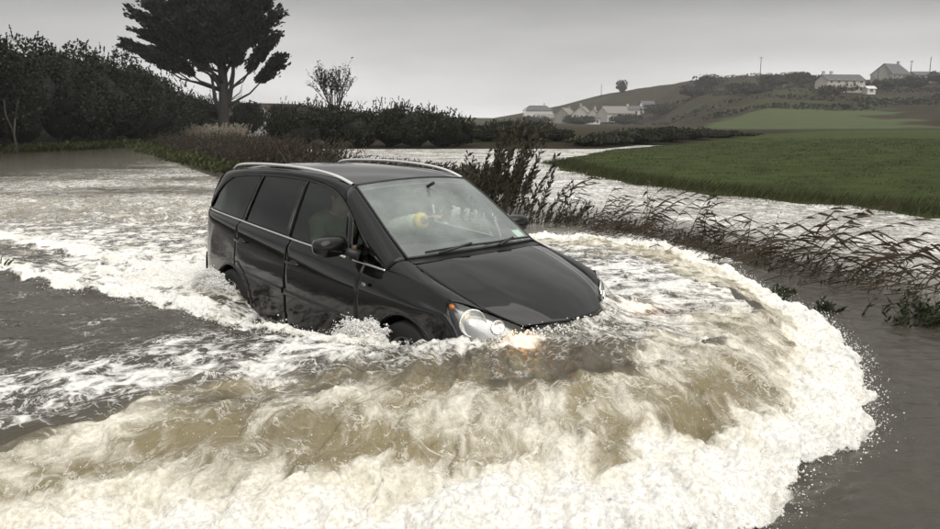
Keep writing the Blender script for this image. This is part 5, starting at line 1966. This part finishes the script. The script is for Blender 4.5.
v, f = surf(g)
setting(link('road', mesh_np('road', v, f, mat('wet_road', (.16, .155, .145), .6, 0, .15, .8), True)))

# ================================================================== THE DRIVER
M_skin = mat('skin', (.46, .30, .22), .6, 0, .08)
M_jacket = mat('green_jacket', (.13, .15, .095), .9, 0, .35, 10, bump=.9)
M_trous = mat('trousers', (.03, .032, .04), .9, 0, .2)
M_hair = mat('hair', (.03, .022, .016), .7, 0, .3, 60)
M_cuff = mat('yellow_sleeve', (.72, .50, .08), .8, 0, .12, 14)
M_sleeve = mat('pale_sleeve', (.55, .52, .42), .85, 0, .12, 14, bump=.3)

def skinned(name, joints, edges, mats, parent, root_i=0, sub=2):
    me = bpy.data.meshes.new(name)
    me.from_pydata([j[:3] for j in joints], edges, [])
    o = link(name, me, parent)
    sk = o.modifiers.new('skin', 'SKIN')
    for i, j in enumerate(joints):
        r = j[3]
        r = r if hasattr(r, '__len__') else (r, r)
        me.skin_vertices[0].data[i].radius = r
    me.skin_vertices[0].data[root_i].use_root = True
    sk.use_smooth_shade = True
    ss = o.modifiers.new('smooth', 'SUBSURF')
    ss.levels = ss.render_levels = sub
    dg = bpy.context.evaluated_depsgraph_get()
    ev = bpy.data.meshes.new_from_object(o.evaluated_get(dg))
    bpy.data.objects.remove(o)
    ev.materials.clear()
    ev.materials.append(mats)
    o = link(name, ev, parent)
    ev.polygons.foreach_set('use_smooth', np.ones(len(ev.polygons), bool))
    return o
# body in the car's own frame (x forward, y left)
J = [(-1.60, -.37, .66, (.17, .13)), (-1.66, -.37, .86, (.16, .12)), (-1.66, -.37, 1.04, (.18, .125)), (-1.63, -.37, 1.16, (.13, .10)), (-1.58, -.37, 1.24, (.062, .065)), (-1.54, -.37, 1.30, (.075, .085)), (-1.52, -.37, 1.39, (.078, .098)), (-1.52, -.37, 1.46, (.055, .07)),
     (-1.63, -.54, 1.15, .075), (-1.52, -.60, .94, .055), (-1.28, -.50, .95, .042), (-1.16, -.46, .985, .035),
     (-1.56, -.20, 1.15, .075), (-1.14, -.09, 1.11, .055), (-.80, -.10, 1.205, .046), (-.67, -.10, 1.24, .036),
     (-1.40, -.47, .70, .095), (-1.08, -.47, .74, .065), (-.88, -.46, .45, .05), (-.74, -.46, .38, .04),
     (-1.40, -.27, .70, .095), (-1.08, -.27, .74, .065), (-.88, -.26, .45, .05), (-.74, -.26, .38, .04)]
Ed = [(0, 1), (1, 2), (2, 3), (3, 4), (4, 5), (5, 6), (6, 7), (3, 8), (8, 9), (9, 10), (10, 11), (3, 12), (12, 13), (13, 14), (14, 15), (0, 16), (16, 17), (17, 18), (18, 19), (0, 20), (20, 21), (21, 22), (22, 23)]
# palms and fingers
def hand(J, Ed, wrist, fwd, across, up):
    w = Vector(J[wrist][:3])
    fwd, across, up = Vector(fwd).normalized(), Vector(across).normalized(), Vector(up).normalized()
    base = len(J)
    pm = w + fwd * .05
    J.append((*pm, (.030, .018)))
    Ed.append((wrist, base))
    for k, (off, L) in enumerate(((-.030, .062), (-.010, .074), (.010, .070), (.030, .056))):
        a = pm + fwd * .045 + across * off
        b_ = a + fwd * L * .5 - up * .008
        c_ = b_ + fwd * L * .35 - up * .028
        i = len(J)
        J.extend([(*a, .0095), (*b_, .0088), (*c_, .0075)])
        Ed.extend([(base, i), (i, i + 1), (i + 1, i + 2)])
    a = w + fwd * .03 - across * .035
    b_ = a + fwd * .03 - across * .028 - up * .010
    i = len(J)
    J.extend([(*a, .012), (*b_, .010)])
    Ed.extend([(wrist, i), (i, i + 1)])
hand(J, Ed, 11, (.9, .1, -.1), (.1, -.6, .75), (.2, .8, .6))
hand(J, Ed, 15, (.9, 0, .35), (0, 1, 0), (-.35, 0, .9))
driver_root = empty('person', (CAR_LOC[0], CAR_LOC[1], 0), CAR_HEAD)
tag(driver_root, 'person in a green jacket driving, one pale yellow-cuffed arm reaching to the windscreen', 'person')
body = skinned('body', J, Ed, M_skin, driver_root)
# face
fm = MB().ell((-1.425, -.37, 1.375), (.022, .014, .026), 10, 8)
fm.ell((-1.440, -.405, 1.398), (.010, .013, .008), 8, 6).ell((-1.440, -.335, 1.398), (.010, .013, .008), 8, 6)
fm.ell((-1.436, -.37, 1.335), (.010, .026, .007), 10, 6)
fm.ell((-1.525, -.455, 1.38), (.022, .010, .030), 8, 6).ell((-1.525, -.285, 1.38), (.022, .010, .030), 8, 6)
fm.build('face', M_skin, driver_root, True)
MB().ell((-1.545, -.37, 1.425), (.100, .094, .088), 18, 12).build('hair', M_hair, driver_root, True)
JJ = [(-1.61, -.37, .68, (.19, .15)), (-1.67, -.37, .88, (.185, .145)), (-1.67, -.37, 1.05, (.205, .15)), (-1.64, -.37, 1.17, (.16, .12)), (-1.60, -.37, 1.235, (.085, .085)),
      (-1.63, -.55, 1.16, .095), (-1.52, -.61, .94, .075), (-1.28, -.50, .95, .058), (-1.19, -.47, .975, .05), (-1.56, -.19, 1.16, .095), (-1.20, -.09, 1.11, .078), (-1.08, -.09, 1.13, .072)]
skinned('jacket', JJ, [(0, 1), (1, 2), (2, 3), (3, 4), (3, 5), (5, 6), (6, 7), (7, 8), (3, 9), (9, 10), (10, 11)], M_jacket, driver_root)
skinned('sleeve', [(-1.16, -.09, 1.12, .086), (-.96, -.095, 1.165, .086), (-.78, -.10, 1.215, .080)], [(0, 1), (1, 2)], M_sleeve, driver_root)
skinned('cuff', [(-.80, -.10, 1.21, .088), (-.69, -.10, 1.235, .084)], [(0, 1)], M_cuff, driver_root)
skinned('trousers', [(-1.58, -.37, .66, (.19, .13)), (-1.40, -.47, .70, .11), (-1.08, -.47, .75, .078), (-.90, -.46, .48, .065), (-1.40, -.27, .70, .11), (-1.08, -.27, .75, .078), (-.90, -.26, .48, .065)], [(0, 1), (1, 2), (2, 3), (0, 4), (4, 5), (5, 6)], M_trous, driver_root)

# ================================================================== DAMP AIR
hz = MB().box((0, 325, 22), (1340, 910, 46))
ho = hz.build('haze', None)
hm = bpy.data.materials.new('haze')
hm.use_nodes = True
hn, hl2 = hm.node_tree.nodes, hm.node_tree.links
for q in list(hn):
    if q.type != 'OUTPUT_MATERIAL':
        hn.remove(q)
pv = hn.new('ShaderNodeVolumePrincipled')
pv.inputs['Color'].default_value = (.97, .97, .965, 1)
pv.inputs['Density'].default_value = .00042
pv.inputs['Anisotropy'].default_value = .2
hl2.new(pv.outputs[0], hn['Material Output'].inputs['Volume'])
ho.data.materials.append(hm)
setting(ho, 'stuff', 'thin damp haze over the whole valley', 'haze')
